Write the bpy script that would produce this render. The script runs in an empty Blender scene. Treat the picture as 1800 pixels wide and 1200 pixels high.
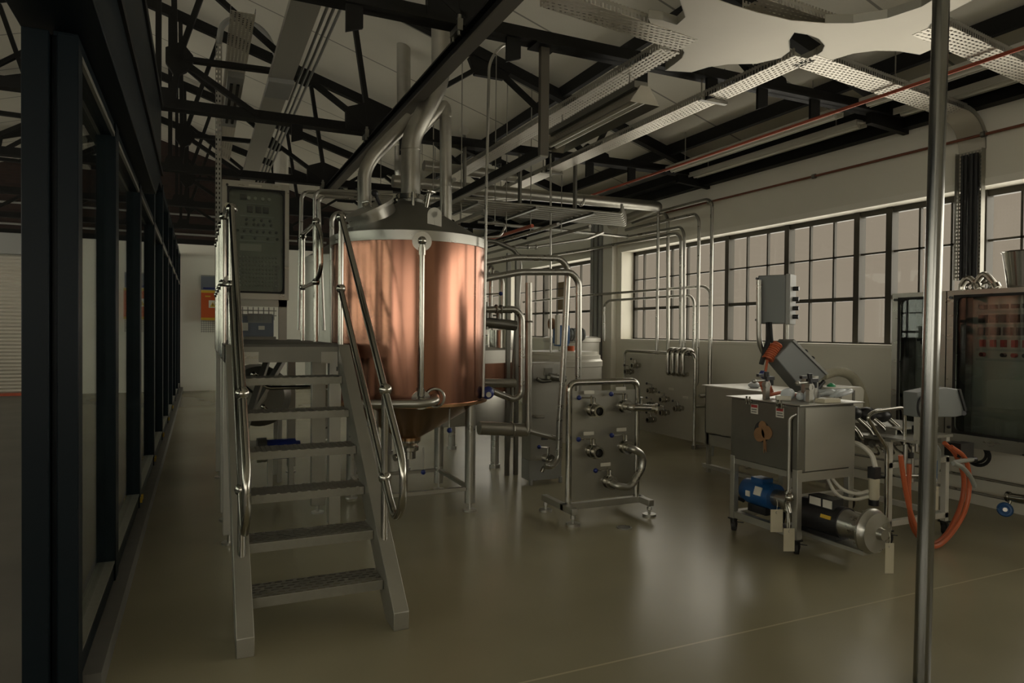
import bpy, bmesh, math, random
from mathutils import Vector as V, Matrix
random.seed(7)
S = bpy.context.scene
COL = S.collection
PI = math.pi
R = math.radians

# ---------------------------------------------------------------- camera, sky, sun, exposure
cam_data = bpy.data.cameras.new('camera')
cam_data.sensor_width = 36.0
cam_data.lens = 24.0
cam_data.clip_start = 0.05
cam = bpy.data.objects.new('camera', cam_data)
COL.objects.link(cam)
yaw, pitch, roll = R(24.6), R(-0.8), R(0.5)
fwd = V((math.sin(yaw)*math.cos(pitch), math.cos(yaw)*math.cos(pitch), math.sin(pitch)))
rt0 = V((math.cos(yaw), -math.sin(yaw), 0))
up0 = rt0.cross(fwd)
rt1 = rt0*math.cos(roll) + up0*math.sin(roll)
up1 = up0*math.cos(roll) - rt0*math.sin(roll)
cam.matrix_world = Matrix(((rt1.x, up1.x, -fwd.x, 0), (rt1.y, up1.y, -fwd.y, 0), (rt1.z, up1.z, -fwd.z, 1.5), (0, 0, 0, 1)))
S.camera = cam

world = bpy.data.worlds.new('overcast sky')
S.world = world
world.use_nodes = True
wb = world.node_tree.nodes['Background']
wb.inputs[0].default_value = (1.0, 0.84, 0.62, 1)
wb.inputs[1].default_value = 0.285

def sun(name, direction, strength, angle, color):
    d = bpy.data.lights.new(name, 'SUN')
    d.energy = strength; d.angle = R(angle); d.color = color
    o = bpy.data.objects.new(name, d); COL.objects.link(o)
    o.rotation_euler = V(direction).to_track_quat('-Z', 'Y').to_euler()
    return o
SUNC = (1.0, 0.945, 0.81)
sun('overcast_daylight', (-0.85, -0.30, -0.45), 5.4, 136, SUNC)
sun('ceiling_fill', (-0.88, -0.10, 0.43), 4.8, 120, SUNC)  # upward sun added to brighten the ceiling, in place of bounced light
sun('near_fill', (0.1, 0.93, -0.30), 2.5, 150, SUNC)  # fill sun added from behind the viewer
sun('near_ceiling_fill', (0.0, 0.90, 0.43), 2.5, 110, SUNC)  # upward fill added from behind the viewer, for the roof underside
sun('hall_fill', (0.90, 0.1, -0.40), 3.8, 150, SUNC)  # sun added on the left as ambient fill
sun('hall_ceiling_fill', (0.88, 0.1, 0.46), 4.0, 110, SUNC)  # upward fill added from the left side

S.view_settings.view_transform = 'Standard'
S.view_settings.look = 'None'
S.view_settings.gamma = 1
S.view_settings.use_curve_mapping = False
S.view_settings.exposure = 0.0
S.cycles.max_bounces = 10
S.cycles.diffuse_bounces = 5
S.cycles.glossy_bounces = 5
S.cycles.transparent_max_bounces = 24
S.cycles.sample_clamp_indirect = 3.0
S.cycles.use_denoising = True

# ---------------------------------------------------------------- materials
def nodes_of(name):
    m = bpy.data.materials.new(name); m.use_nodes = True
    return m, m.node_tree.nodes, m.node_tree.links, m.node_tree.nodes['Principled BSDF']

def plain(name, col, rough=0.5, metal=0.0, var=0.0, scale=8.0, bump=0.0, stretch=(1, 1, 1), spec=0.5, rvar=0.0):
    m, N, L, b = nodes_of(name)
    b.inputs['Base Color'].default_value = (*col, 1)
    b.inputs['Roughness'].default_value = rough
    b.inputs['Metallic'].default_value = metal
    b.inputs['Specular IOR Level'].default_value = spec
    if var or bump or rvar:
        tc = N.new('ShaderNodeTexCoord'); mp = N.new('ShaderNodeMapping')
        mp.inputs['Scale'].default_value = stretch
        L.new(tc.outputs['Object'], mp.inputs[0])
        nz = N.new('ShaderNodeTexNoise'); nz.inputs['Scale'].default_value = scale; nz.inputs['Detail'].default_value = 5
        L.new(mp.outputs[0], nz.inputs['Vector'])
        if var:
            mx = N.new('ShaderNodeMix'); mx.data_type = 'RGBA'
            mx.inputs[6].default_value = (*[c*(1-var) for c in col], 1)
            mx.inputs[7].default_value = (*[min(1, c*(1+var)) for c in col], 1)
            L.new(nz.outputs['Fac'], mx.inputs[0]); L.new(mx.outputs[2], b.inputs['Base Color'])
        if rvar:
            mr = N.new('ShaderNodeMapRange')
            mr.inputs['From Min'].default_value = 0.3; mr.inputs['From Max'].default_value = 0.7
            mr.inputs['To Min'].default_value = max(0.02, rough-rvar); mr.inputs['To Max'].default_value = rough+rvar
            L.new(nz.outputs['Fac'], mr.inputs[0]); L.new(mr.outputs[0], b.inputs['Roughness'])
        if bump:
            bp = N.new('ShaderNodeBump'); bp.inputs['Strength'].default_value = bump; bp.inputs['Distance'].default_value = 0.01
            L.new(nz.outputs['Fac'], bp.inputs['Height']); L.new(bp.outputs[0], b.inputs['Normal'])
    return m

def perforated(name, col, ax, ay, pu, pv, fu, fv, rough=0.4, metal=0.8, stagger=True):
    """sheet metal with punched slots; ax, ay = object axes (0 x, 1 y, 2 z) the slots run along"""
    m, N, L, b = nodes_of(name)
    b.inputs['Base Color'].default_value = (*col, 1)
    b.inputs['Roughness'].default_value = rough; b.inputs['Metallic'].default_value = metal
    tc = N.new('ShaderNodeTexCoord'); sp = N.new('ShaderNodeSeparateXYZ'); L.new(tc.outputs['Object'], sp.inputs[0])
    def mth(op, a, bb=None):
        n = N.new('ShaderNodeMath'); n.operation = op
        for i, x in enumerate((a, bb)):
            if x is None: continue
            if isinstance(x, (int, float)): n.inputs[i].default_value = x
            else: L.new(x, n.inputs[i])
        return n.outputs[0]
    v = mth('DIVIDE', sp.outputs[ay], pv)
    u = mth('DIVIDE', sp.outputs[ax], pu)
    if stagger:
        u = mth('ADD', u, mth('MULTIPLY', mth('FLOOR', v), 0.5))
    hole = mth('MULTIPLY', mth('LESS_THAN', mth('FRACT', u), fu), mth('LESS_THAN', mth('FRACT', v), fv))
    tr = N.new('ShaderNodeBsdfTransparent'); mx = N.new('ShaderNodeMixShader')
    L.new(hole, mx.inputs[0]); L.new(b.outputs[0], mx.inputs[1]); L.new(tr.outputs[0], mx.inputs[2])
    L.new(mx.outputs[0], N['Material Output'].inputs[0])
    return m

def thin_glass(name, tint=(0.86, 0.9, 0.88), ior=1.5):
    m, N, L, b = nodes_of(name)
    N.remove(b)
    tr = N.new('ShaderNodeBsdfTransparent'); tr.inputs[0].default_value = (*tint, 1)
    gl = N.new('ShaderNodeBsdfGlossy'); gl.inputs['Roughness'].default_value = 0.01
    lw = N.new('ShaderNodeLayerWeight'); lw.inputs[0].default_value = 0.5
    pw = N.new('ShaderNodeMath'); pw.operation = 'POWER'; pw.inputs[1].default_value = 4.0
    mr = N.new('ShaderNodeMapRange'); mr.inputs['To Min'].default_value = 0.04*ior; mr.inputs['To Max'].default_value = 0.75*ior
    mx = N.new('ShaderNodeMixShader')
    L.new(lw.outputs['Facing'], pw.inputs[0]); L.new(pw.outputs[0], mr.inputs[0])
    L.new(mr.outputs[0], mx.inputs[0]); L.new(tr.outputs[0], mx.inputs[1]); L.new(gl.outputs[0], mx.inputs[2])
    L.new(mx.outputs[0], N['Material Output'].inputs[0])
    return m

def resin_floor(name, ca, cb, rough, joint_y):
    m, N, L, b = nodes_of(name)
    tc = N.new('ShaderNodeTexCoord')
    n1 = N.new('ShaderNodeTexNoise'); n1.inputs['Scale'].default_value = 0.55; n1.inputs['Detail'].default_value = 3; n1.inputs['Roughness'].default_value = 0.5
    n2 = N.new('ShaderNodeTexNoise'); n2.inputs['Scale'].default_value = 2.0; n2.inputs['Detail'].default_value = 2
    for n in (n1, n2): L.new(tc.outputs['Object'], n.inputs['Vector'])
    mx = N.new('ShaderNodeMix'); mx.data_type = 'RGBA'
    mx.inputs[6].default_value = (*ca, 1); mx.inputs[7].default_value = (*cb, 1)
    mr = N.new('ShaderNodeMapRange'); mr.inputs['From Min'].default_value = 0.35; mr.inputs['From Max'].default_value = 0.65
    L.new(n1.outputs['Fac'], mr.inputs[0]); L.new(mr.outputs[0], mx.inputs[0])
    # hairline saw-cut joints
    sp = N.new('ShaderNodeSeparateXYZ'); L.new(tc.outputs['Object'], sp.inputs[0])
    last = mx.outputs[2]
    for (o, p) in joint_y:
        a = N.new('ShaderNodeMath'); a.operation = 'SUBTRACT'; L.new(sp.outputs[o], a.inputs[0]); a.inputs[1].default_value = p
        c = N.new('ShaderNodeMath'); c.operation = 'ABSOLUTE'; L.new(a.outputs[0], c.inputs[0])
        d = N.new('ShaderNodeMath'); d.operation = 'LESS_THAN'; L.new(c.outputs[0], d.inputs[0]); d.inputs[1].default_value = 0.006
        e = N.new('ShaderNodeMath'); e.operation = 'MULTIPLY'; L.new(d.outputs[0], e.inputs[0]); e.inputs[1].default_value = 0.5
        m2 = N.new('ShaderNodeMix'); m2.data_type = 'RGBA'
        L.new(e.outputs[0], m2.inputs[0]); L.new(last, m2.inputs[6]); m2.inputs[7].default_value = (*[min(1, c_*1.7) for c_ in cb], 1)
        last = m2.outputs[2]
    L.new(last, b.inputs['Base Color'])
    r2 = N.new('ShaderNodeMapRange'); r2.inputs['From Min'].default_value = 0.3; r2.inputs['From Max'].default_value = 0.7
    r2.inputs['To Min'].default_value = rough-0.02; r2.inputs['To Max'].default_value = rough+0.04
    b.inputs['Roughness'].default_value = rough+0.01
    N.remove(r2); N.remove(n2)
    return m

def brickwork(name, c1, c2, mortar, scale, ax=(0, 2)):
    m, N, L, b = nodes_of(name)
    tc = N.new('ShaderNodeTexCoord'); sp = N.new('ShaderNodeSeparateXYZ'); cb = N.new('ShaderNodeCombineXYZ')
    L.new(tc.outputs['Object'], sp.inputs[0]); L.new(sp.outputs[ax[0]], cb.inputs[0]); L.new(sp.outputs[ax[1]], cb.inputs[1])
    br = N.new('ShaderNodeTexBrick')
    br.inputs['Color1'].default_value = (*c1, 1); br.inputs['Color2'].default_value = (*c2, 1); br.inputs['Mortar'].default_value = (*mortar, 1)
    br.inputs['Scale'].default_value = scale; br.inputs['Mortar Size'].default_value = 0.012
    L.new(cb.outputs[0], br.inputs['Vector']); L.new(br.outputs['Color'], b.inputs['Base Color'])
    b.inputs['Roughness'].default_value = 0.85
    return m

def roof_sheet(name, col, pitch, off):
    m, N, L, b = nodes_of(name)
    tc = N.new('ShaderNodeTexCoord'); sp = N.new('ShaderNodeSeparateXYZ'); L.new(tc.outputs['Object'], sp.inputs[0])
    a = N.new('ShaderNodeMath'); a.operation = 'ADD'; L.new(sp.outputs[1], a.inputs[0]); a.inputs[1].default_value = off
    d = N.new('ShaderNodeMath'); d.operation = 'DIVIDE'; L.new(a.outputs[0], d.inputs[0]); d.inputs[1].default_value = pitch
    f = N.new('ShaderNodeMath'); f.operation = 'FRACT'; L.new(d.outputs[0], f.inputs[0])
    lt = N.new('ShaderNodeMath'); lt.operation = 'LESS_THAN'; L.new(f.outputs[0], lt.inputs[0]); lt.inputs[1].default_value = 0.02
    nz = N.new('ShaderNodeTexNoise'); nz.inputs['Scale'].default_value = 0.9; nz.inputs['Detail'].default_value = 4
    L.new(tc.outputs['Object'], nz.inputs['Vector'])
    m1 = N.new('ShaderNodeMix'); m1.data_type = 'RGBA'
    m1.inputs[6].default_value = (*[c*0.82 for c in col], 1); m1.inputs[7].default_value = (*[c*1.1 for c in col], 1)
    L.new(nz.outputs['Fac'], m1.inputs[0])
    m2 = N.new('ShaderNodeMix'); m2.data_type = 'RGBA'
    L.new(lt.outputs[0], m2.inputs[0]); L.new(m1.outputs[2], m2.inputs[6]); m2.inputs[7].default_value = (*[c*0.35 for c in col], 1)
    L.new(m2.outputs[2], b.inputs['Base Color'])
    b.inputs['Roughness'].default_value = 0.55
    return m

M = dict(
    steel=plain('brushed stainless steel', (0.42, 0.41, 0.37), 0.30, 0.95, 0.05, 6, 0.0, (1, 1, 3), rvar=0.04),
    polished=plain('polished stainless steel', (0.43, 0.415, 0.37), 0.17, 1.0),
    satin=plain('satin stainless steel', (0.42, 0.41, 0.365), 0.42, 0.85, 0.05, 5, 0.0, (1, 1, 3)),
    clad=plain('stainless pipe cladding', (0.43, 0.415, 0.365), 0.36, 0.9, 0.12, 5, 0.0, (1, 1, 3)),
    galv=plain('galvanised steel', (0.29, 0.28, 0.24), 0.45, 0.75, 0.12, 30),
    darksteel=plain('dark stainless steel', (0.22, 0.215, 0.19), 0.38, 0.9, 0.1, 6),
    copper=plain('polished copper cladding', (0.355, 0.175, 0.120), 0.18, 1.0, 0.14, 2.2, 0.008, (1, 1, 0.35), rvar=0.03),
    coppercone=plain('copper cone', (0.45, 0.26, 0.13), 0.26, 1.0, 0.2, 3, 0.03),
    black=plain('black painted steel', (0.010, 0.010, 0.009), 0.6, 0.0, 0.3, 6, spec=0.2),
    bluefr=plain('blue black powder coat', (0.006, 0.010, 0.013), 0.4, spec=0.12),
    white=plain('white painted plaster', (0.72, 0.69, 0.59), 0.7, 0.0, 0.06, 1.5, 0.08),
    white2=plain('white painted block', (0.78, 0.76, 0.67), 0.75, 0.0, 0.07, 1.2, 0.08),
    reveal=plain('white painted reveal', (0.78, 0.75, 0.66), 0.7),
    roof=roof_sheet('white lined roof sheet', (0.70, 0.67, 0.57), 1.3, 0.05),
    brick=brickwork('dark brown brick', (0.035, 0.018, 0.012), (0.022, 0.013, 0.010), (0.03, 0.024, 0.018), 4.0),
    brickside=brickwork('dark brown side brick', (0.035, 0.018, 0.012), (0.022, 0.013, 0.010), (0.03, 0.024, 0.018), 4.0, (1, 2)),
    shutter=plain('pale roller shutter slats', (0.55, 0.52, 0.44), 0.5),
    resin=resin_floor('olive resin floor', (0.225, 0.203, 0.130), (0.30, 0.272, 0.180), 0.25, [(1, 2.615), (0, 6.9)]),
    hallfloor=plain('bare concrete', (0.14, 0.13, 0.11), 0.6, 0, 0.35, 1.4, 0.1),
    kerb=plain('grey kerb', (0.13, 0.125, 0.11), 0.7, 0, 0.2, 8),
    glass=thin_glass('clear glass', (0.82, 0.86, 0.84), 1.0),
    winglass=thin_glass('window glass', (0.98, 0.98, 0.98), 0.3),
    winbar=plain('black window bars', (0.045, 0.040, 0.028), 0.5, spec=0.3),
    rubber=plain('black rubber', (0.012, 0.012, 0.012), 0.6),
    plastic=plain('black plastic', (0.015, 0.015, 0.016), 0.35),
    blue=plain('blue plastic', (0.012, 0.025, 0.16), 0.4),
    motorblue=plain('blue motor paint', (0.012, 0.075, 0.22), 0.38),
    grey=plain('grey enclosure paint', (0.17, 0.18, 0.175), 0.5),
    greylight=plain('light grey paint', (0.28, 0.28, 0.26), 0.5),
    orange=plain('orange paint', (0.50, 0.085, 0.012), 0.5),
    orangehose=plain('orange hose', (0.46, 0.105, 0.038), 0.4, 0, 0.12, 60),
    redpipe=plain('copper water pipe', (0.42, 0.10, 0.055), 0.38, 0.55),
    yellow=plain('yellow paint', (0.55, 0.36, 0.03), 0.5),
    label=plain('white label', (0.62, 0.60, 0.52), 0.5),
    ink=plain('dark print', (0.05, 0.05, 0.05), 0.6),
    red=plain('red print', (0.35, 0.03, 0.03), 0.5),
    tag=plain('cream tag card', (0.50, 0.46, 0.34), 0.6),
    plasticwhite=plain('white plastic', (0.60, 0.58, 0.50), 0.4),
    bag=plain('clear plastic wrap', (0.55, 0.58, 0.60), 0.25, 0.0, 0.2, 14, 0.6),
    green=plain('green cap', (0.02, 0.30, 0.12), 0.4),
    brown=plain('brown tape', (0.24, 0.13, 0.06), 0.55, 0, 0.25, 20, 0.3),
    hosegrey=plain('grey hose', (0.26, 0.27, 0.24), 0.4),
    poster=plain('blue grey notice', (0.16, 0.18, 0.22), 0.5),
    wood=plain('brown board', (0.16, 0.11, 0.05), 0.6),
    lamp=plain('reflector white', (0.62, 0.60, 0.53), 0.3, 0.3),
    trayXY=perforated('perforated tray along y', (0.60, 0.56, 0.48), 1, 0, 0.042, 0.034, 0.62, 0.40),
    trayX=perforated('perforated tray along x', (0.60, 0.56, 0.48), 0, 1, 0.042, 0.034, 0.62, 0.40),
    trayside=perforated('perforated tray rim along y', (0.42, 0.40, 0.35), 1, 2, 0.03, 0.05, 0.5, 0.62, stagger=False),
    traysideX=perforated('perforated tray rim along x', (0.42, 0.40, 0.35), 0, 2, 0.03, 0.05, 0.5, 0.62, stagger=False),
    trayYZ=perforated('perforated tray up wall', (0.40, 0.38, 0.33), 2, 1, 0.034, 0.03, 0.5, 0.45, stagger=False),
    channel=perforated('slotted channel', (0.42, 0.41, 0.37), 2, 0, 0.05, 0.03, 0.5, 0.36, stagger=False),
    sheet=plain('plain tray sheet', (0.50, 0.465, 0.39), 0.45, 0.7, 0.08, 2.5),
    grating=perforated('punched stair tread', (0.36, 0.35, 0.31), 0, 1, 0.055, 0.034, 0.68, 0.55, 0.5, 0.8),
    traygrey=plain('dull grey tray', (0.40, 0.385, 0.33), 0.6, 0.2),
    brownsteel=plain('brown grey steel', (0.075, 0.065, 0.048), 0.55),
    polepaint=plain('dull polished pole', (0.26, 0.26, 0.245), 0.2, 1.0),
    panelsteel=plain('brushed panel steel', (0.36, 0.35, 0.305), 0.42, 0.8, 0.1, 5),
    boardsteel=plain('matt stainless board', (0.50, 0.485, 0.42), 0.5, 0.45, 0.06, 3),
    dullcopper=plain('darker copper pipe', (0.20, 0.075, 0.045), 0.45, 0.4),  # darker copper tone, for the wall pipe alone
    deck=plain('dark deck plate', (0.10, 0.095, 0.085), 0.55, 0.6, 0.2, 10),
    mesh=perforated('wire mesh', (0.30, 0.29, 0.26), 0, 2, 0.05, 0.05, 0.8, 0.8, 0.5, 0.6, False),
    insulation=plain('wrapped duct', (0.40, 0.38, 0.29), 0.75, 0, 0.15, 18, 0.5),
    tankwhite=plain('white steel tank', (0.60, 0.58, 0.51), 0.38, 0.25),
)

# ---------------------------------------------------------------- mesh helper
class MB:
    def __init__(s): s.v = []; s.f = []
    def add(s, vs, fs):
        o = len(s.v); s.v += [tuple(v) for v in vs]; s.f += [tuple(i+o for i in f) for f in fs]; return s
    def obox(s, c, ax, ay, az):
        c, ax, ay, az = V(c), V(ax), V(ay), V(az)
        vs = [c+ax*i+ay*j+az*k for k in (-1, 1) for j in (-1, 1) for i in (-1, 1)]
        return s.add(vs, [(0, 2, 3, 1), (4, 5, 7, 6), (0, 1, 5, 4), (2, 6, 7, 3), (0, 4, 6, 2), (1, 3, 7, 5)])
    def box(s, x0, x1, y0, y1, z0, z1):
        return s.obox(((x0+x1)/2, (y0+y1)/2, (z0+z1)/2), ((x1-x0)/2, 0, 0), (0, (y1-y0)/2, 0), (0, 0, (z1-z0)/2))
    def bar(s, p, q, w, h, up=(0, 0, 1)):
        p, q = V(p), V(q); d = (q-p).normalized(); up = V(up)
        if abs(d.dot(up)) > 0.98: up = V((1, 0, 0)) if abs(d.x) < 0.9 else V((0, 1, 0))
        a = d.cross(up).normalized(); b = a.cross(d).normalized()
        return s.obox((p+q)/2, a*w/2, b*h/2, (q-p)/2)
    def _frame(s, d):
        up = V((0, 0, 1)) if abs(d.z) < 0.9 else V((1, 0, 0))
        a = d.cross(up).normalized(); return a, d.cross(a).normalized()
    def cyl(s, p, q, r, r2=None, n=14, caps=True):
        p, q = V(p), V(q); r2 = r if r2 is None else r2
        a, b = s._frame((q-p).normalized())
        vs = []
        for (c, rr) in ((p, r), (q, r2)):
            vs += [c+(a*math.cos(2*PI*i/n)+b*math.sin(2*PI*i/n))*rr for i in range(n)]
        fs = [(i, (i+1) % n, n+(i+1) % n, n+i) for i in range(n)]
        if caps: fs += [tuple(range(n))[::-1], tuple(range(n, 2*n))]
        return s.add(vs, fs)
    def hollow(s, p, q, ro, ri, n=20):
        p, q = V(p), V(q); a, b = s._frame((q-p).normalized())
        vs = []
        for (c, rr) in ((p, ro), (q, ro), (q, ri), (p, ri)):
            vs += [c+(a*math.cos(2*PI*i/n)+b*math.sin(2*PI*i/n))*rr for i in range(n)]
        fs = []
        for k in range(4):
            o, o2 = k*n, ((k+1) % 4)*n
            fs += [(o+i, o+(i+1) % n, o2+(i+1) % n, o2+i) for i in range(n)]
        return s.add(vs, fs)
    def tube(s, pts, r, fil=0.0, n=12, caps=True, seg=6):
        P_ = [V(p) for p in pts]
        if fil:
            out = [P_[0]]
            for i in range(1, len(P_)-1):
                a, b, c = P_[i-1], P_[i], P_[i+1]
                d1, d2 = (a-b), (c-b); l = min(fil, d1.length*0.48, d2.length*0.48)
                p0, p1 = b+d1.normalized()*l, b+d2.normalized()*l
                for k in range(seg+1):
                    t = k/seg; out.append(p0*(1-t)**2+b*2*t*(1-t)+p1*t*t)
            out.append(P_[-1]); P_ = out
        Q = [P_[0]]
        for p in P_[1:]:
            if (p-Q[-1]).length > 1e-5: Q.append(p)
        P_ = Q
        T = []
        for i in range(len(P_)):
            t = (P_[min(i+1, len(P_)-1)]-P_[max(i-1, 0)]); T.append(t.normalized())
        a, b = s._frame(T[0]); vs = []
        for i, p in enumerate(P_):
            if i:
                a = (a-T[i]*a.dot(T[i])).normalized(); b = T[i].cross(a)
            else: b = T[0].cross(a)
            vs += [p+(a*math.cos(2*PI*k/n)+b*math.sin(2*PI*k/n))*r for k in range(n)]
        fs = []
        for i in range(len(P_)-1):
            fs += [(i*n+k, i*n+(k+1) % n, (i+1)*n+(k+1) % n, (i+1)*n+k) for k in range(n)]
        if caps: fs += [tuple(range(n))[::-1], tuple(range((len(P_)-1)*n, len(P_)*n))]
        return s.add(vs, fs)
    def hose(s, pts, r, n=10, seg=8, caps=True):
        P_ = [V(p) for p in pts]; out = []
        Q = [P_[0]*2-P_[1]]+P_+[P_[-1]*2-P_[-2]]
        for i in range(1, len(Q)-2):
            p0, p1, p2, p3 = Q[i-1:i+3]
            for k in range(seg):
                t = k/seg
                out.append(0.5*((2*p1)+(p2-p0)*t+(2*p0-5*p1+4*p2-p3)*t*t+(3*p1-p0-3*p2+p3)*t**3))
        out.append(P_[-1])
        return s.tube(out, r, 0, n, caps)
    def lathe(s, prof, c, n=32, axis=(0, 0, 1)):
        c = V(c); d = V(axis).normalized(); a, b = s._frame(d); vs = []
        for (r, z) in prof:
            vs += [c+d*z+(a*math.cos(2*PI*i/n)+b*math.sin(2*PI*i/n))*max(r, 1e-4) for i in range(n)]
        fs = []
        for j in range(len(prof)-1):
            fs += [(j*n+i, j*n+(i+1) % n, (j+1)*n+(i+1) % n, (j+1)*n+i) for i in range(n)]
        return s.add(vs, fs)
    def ball(s, c, r, n=12, sc=(1, 1, 1)):
        vs = []; fs = []; m = n//2
        for j in range(m+1):
            th = PI*j/m
            for i in range(n):
                ph = 2*PI*i/n
                vs.append((c[0]+r*sc[0]*max(math.sin(th), 1e-4)*math.cos(ph), c[1]+r*sc[1]*max(math.sin(th), 1e-4)*math.sin(ph), c[2]+r*sc[2]*math.cos(th)))
        for j in range(m):
            fs += [(j*n+i, (j+1)*n+i, (j+1)*n+(i+1) % n, j*n+(i+1) % n) for i in range(n)]
        return s.add(vs, fs)
    def torus(s, c, axis, R_, r, n=20, a0=0, a1=2*PI, k=8):
        c = V(c); d = V(axis).normalized(); a, b = s._frame(d)
        pts = [c+(a*math.cos(a0+(a1-a0)*i/n)+b*math.sin(a0+(a1-a0)*i/n))*R_ for i in range(n+1)]
        return s.tube(pts, r, 0, k)
    def prism(s, poly, ext):
        P_ = [V(p) for p in poly]; e = V(ext); n = len(P_)
        return s.add(P_+[p+e for p in P_], [tuple(range(n))[::-1], tuple(range(n, 2*n))]+[(i, (i+1) % n, n+(i+1) % n, n+i) for i in range(n)])
    def ringplate(s, o, u, v, w, W, H, l, r_, b, t, rad, th, k=5):
        """plate W x H with a rounded opening; margins left, right, bottom, top; u, v unit in-plane, w unit normal"""
        o, u, v, w = V(o), V(u), V(v), V(w)
        inn = []; outc = []
        for (cx, cy, a0, ox, oy) in ((W-r_-rad, b+rad, -PI/2, W, 0), (W-r_-rad, H-t-rad, 0, W, H), (l+rad, H-t-rad, PI/2, 0, H), (l+rad, b+rad, PI, 0, 0)):
            for i in range(k+1):
                a = a0+PI/2*i/k
                inn.append((cx+rad*math.cos(a), cy+rad*math.sin(a))); outc.append((ox, oy))
        n = len(inn)
        vs = []
        for d in (0, th):
            vs += [o+u*x+v*y+w*d for x, y in inn]+[o+u*x+v*y+w*d for x, y in outc]
        fs = []
        for i in range(n):
            j = (i+1) % n
            fs += [(i, n+i, n+j, j), (2*n+i, 2*n+j, 3*n+j, 3*n+i), (i, j, 2*n+j, 2*n+i), (n+i, 3*n+i, 3*n+j, n+j)]
        return s.add(vs, fs)
    def build(s, name, mat, parent=None, bevel=0.0, angle=35):
        me = bpy.data.meshes.new(name)
        me.from_pydata(s.v, [], s.f)
        bm = bmesh.new(); bm.from_mesh(me)
        bmesh.ops.remove_doubles(bm, verts=bm.verts, dist=1e-6)
        bmesh.ops.dissolve_degenerate(bm, edges=bm.edges, dist=1e-6)
        bmesh.ops.recalc_face_normals(bm, faces=bm.faces)
        bm.to_mesh(me); bm.free()
        me.polygons.foreach_set('use_smooth', [True]*len(me.polygons))
        me.set_sharp_from_angle(angle=R(angle))
        me.materials.append(M[mat] if isinstance(mat, str) else mat)
        o = bpy.data.objects.new(name, me); COL.objects.link(o)
        if parent is not None:
            o.parent = parent
            q = parent
            if q.type == 'EMPTY': o.location = -q.location
        if bevel:
            b = o.modifiers.new('edge', 'BEVEL'); b.width = bevel; b.segments = 2; b.limit_method = 'ANGLE'
        return o

def thing(name, label, cat, loc=(0, 0, 0), group=None):
    o = bpy.data.objects.new(name, None); COL.objects.link(o); o.location = loc
    o.empty_display_size = 0.1
    o['label'] = label; o['category'] = cat
    if group: o['group'] = group
    return o
def tag(o, label, cat, group=None):
    o['label'] = label; o['category'] = cat
    if group: o['group'] = group
    return o
def struct(o): o['kind'] = 'structure'; return o
def lab(o, t): o['label'] = t; return o
def box(x0, x1, y0, y1, z0, z1): return MB().box(x0, x1, y0, y1, z0, z1)
def kids(o): return [c for c in bpy.data.objects if c.parent is o]
def copy_thing(t, off, label, group=None):
    c = t.copy(); COL.objects.link(c); c.location = V(t.location)+V(off); c['label'] = label
    if group: c['group'] = group
    for a in kids(t):
        b = a.copy(); COL.objects.link(b); b.parent = c
        for g in kids(a):
            h = g.copy(); COL.objects.link(h); h.parent = b
    return c


# ---------------------------------------------------------------- the setting
XW = 6.29          # inner face of the window wall
def roof_z(x):     # underside of the right-hand slope
    return 5.20-0.31*(x-1.7)
RIDGE = -1.0
YB, YF = -5.0, 18.3

struct(box(-0.42, XW+0.3, YB, YF+0.2, -0.1, 0).build('floor', 'resin'))
struct(box(-8.3, -0.42, YB, YF+0.2, -0.1, 0).build('floor_hall', 'hallfloor'))

# window wall: piers, sill wall, head wall
SILL, HEAD = 1.39, 2.83
w = MB()
w.box(XW, XW+0.3, YB, YF+0.2, 0, SILL)
w.box(XW, XW+0.3, YB, YF+0.2, HEAD, 3.5)
w.box(XW, XW+0.3, 9.45, 10.35, SILL, HEAD)
w.box(XW, XW+0.3, 14.0, 14.5, SILL, HEAD); w.box(XW, XW+0.3, 17.9, YF+0.2, SILL, HEAD)
w.box(XW, XW+0.3, YB, -4.6, SILL, HEAD)
struct(w.build('wall_right', 'white'))
struct(box(XW-0.015, XW+0.02, -4.6, 9.47, HEAD-0.01, HEAD+0.055).build('trim_1', 'reveal'))
struct(box(XW-0.02, XW+0.3, -4.6, 9.45, SILL-0.02, SILL+0.012).build('trim_2', 'reveal'))
struct(MB().box(XW-0.12, XW+0.3, YB, YF+0.2, 3.5, 3.73).box(XW-0.3, XW-0.12, YB, YF+0.2, 3.62, 3.73).build('trim_3', 'black'))

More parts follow.
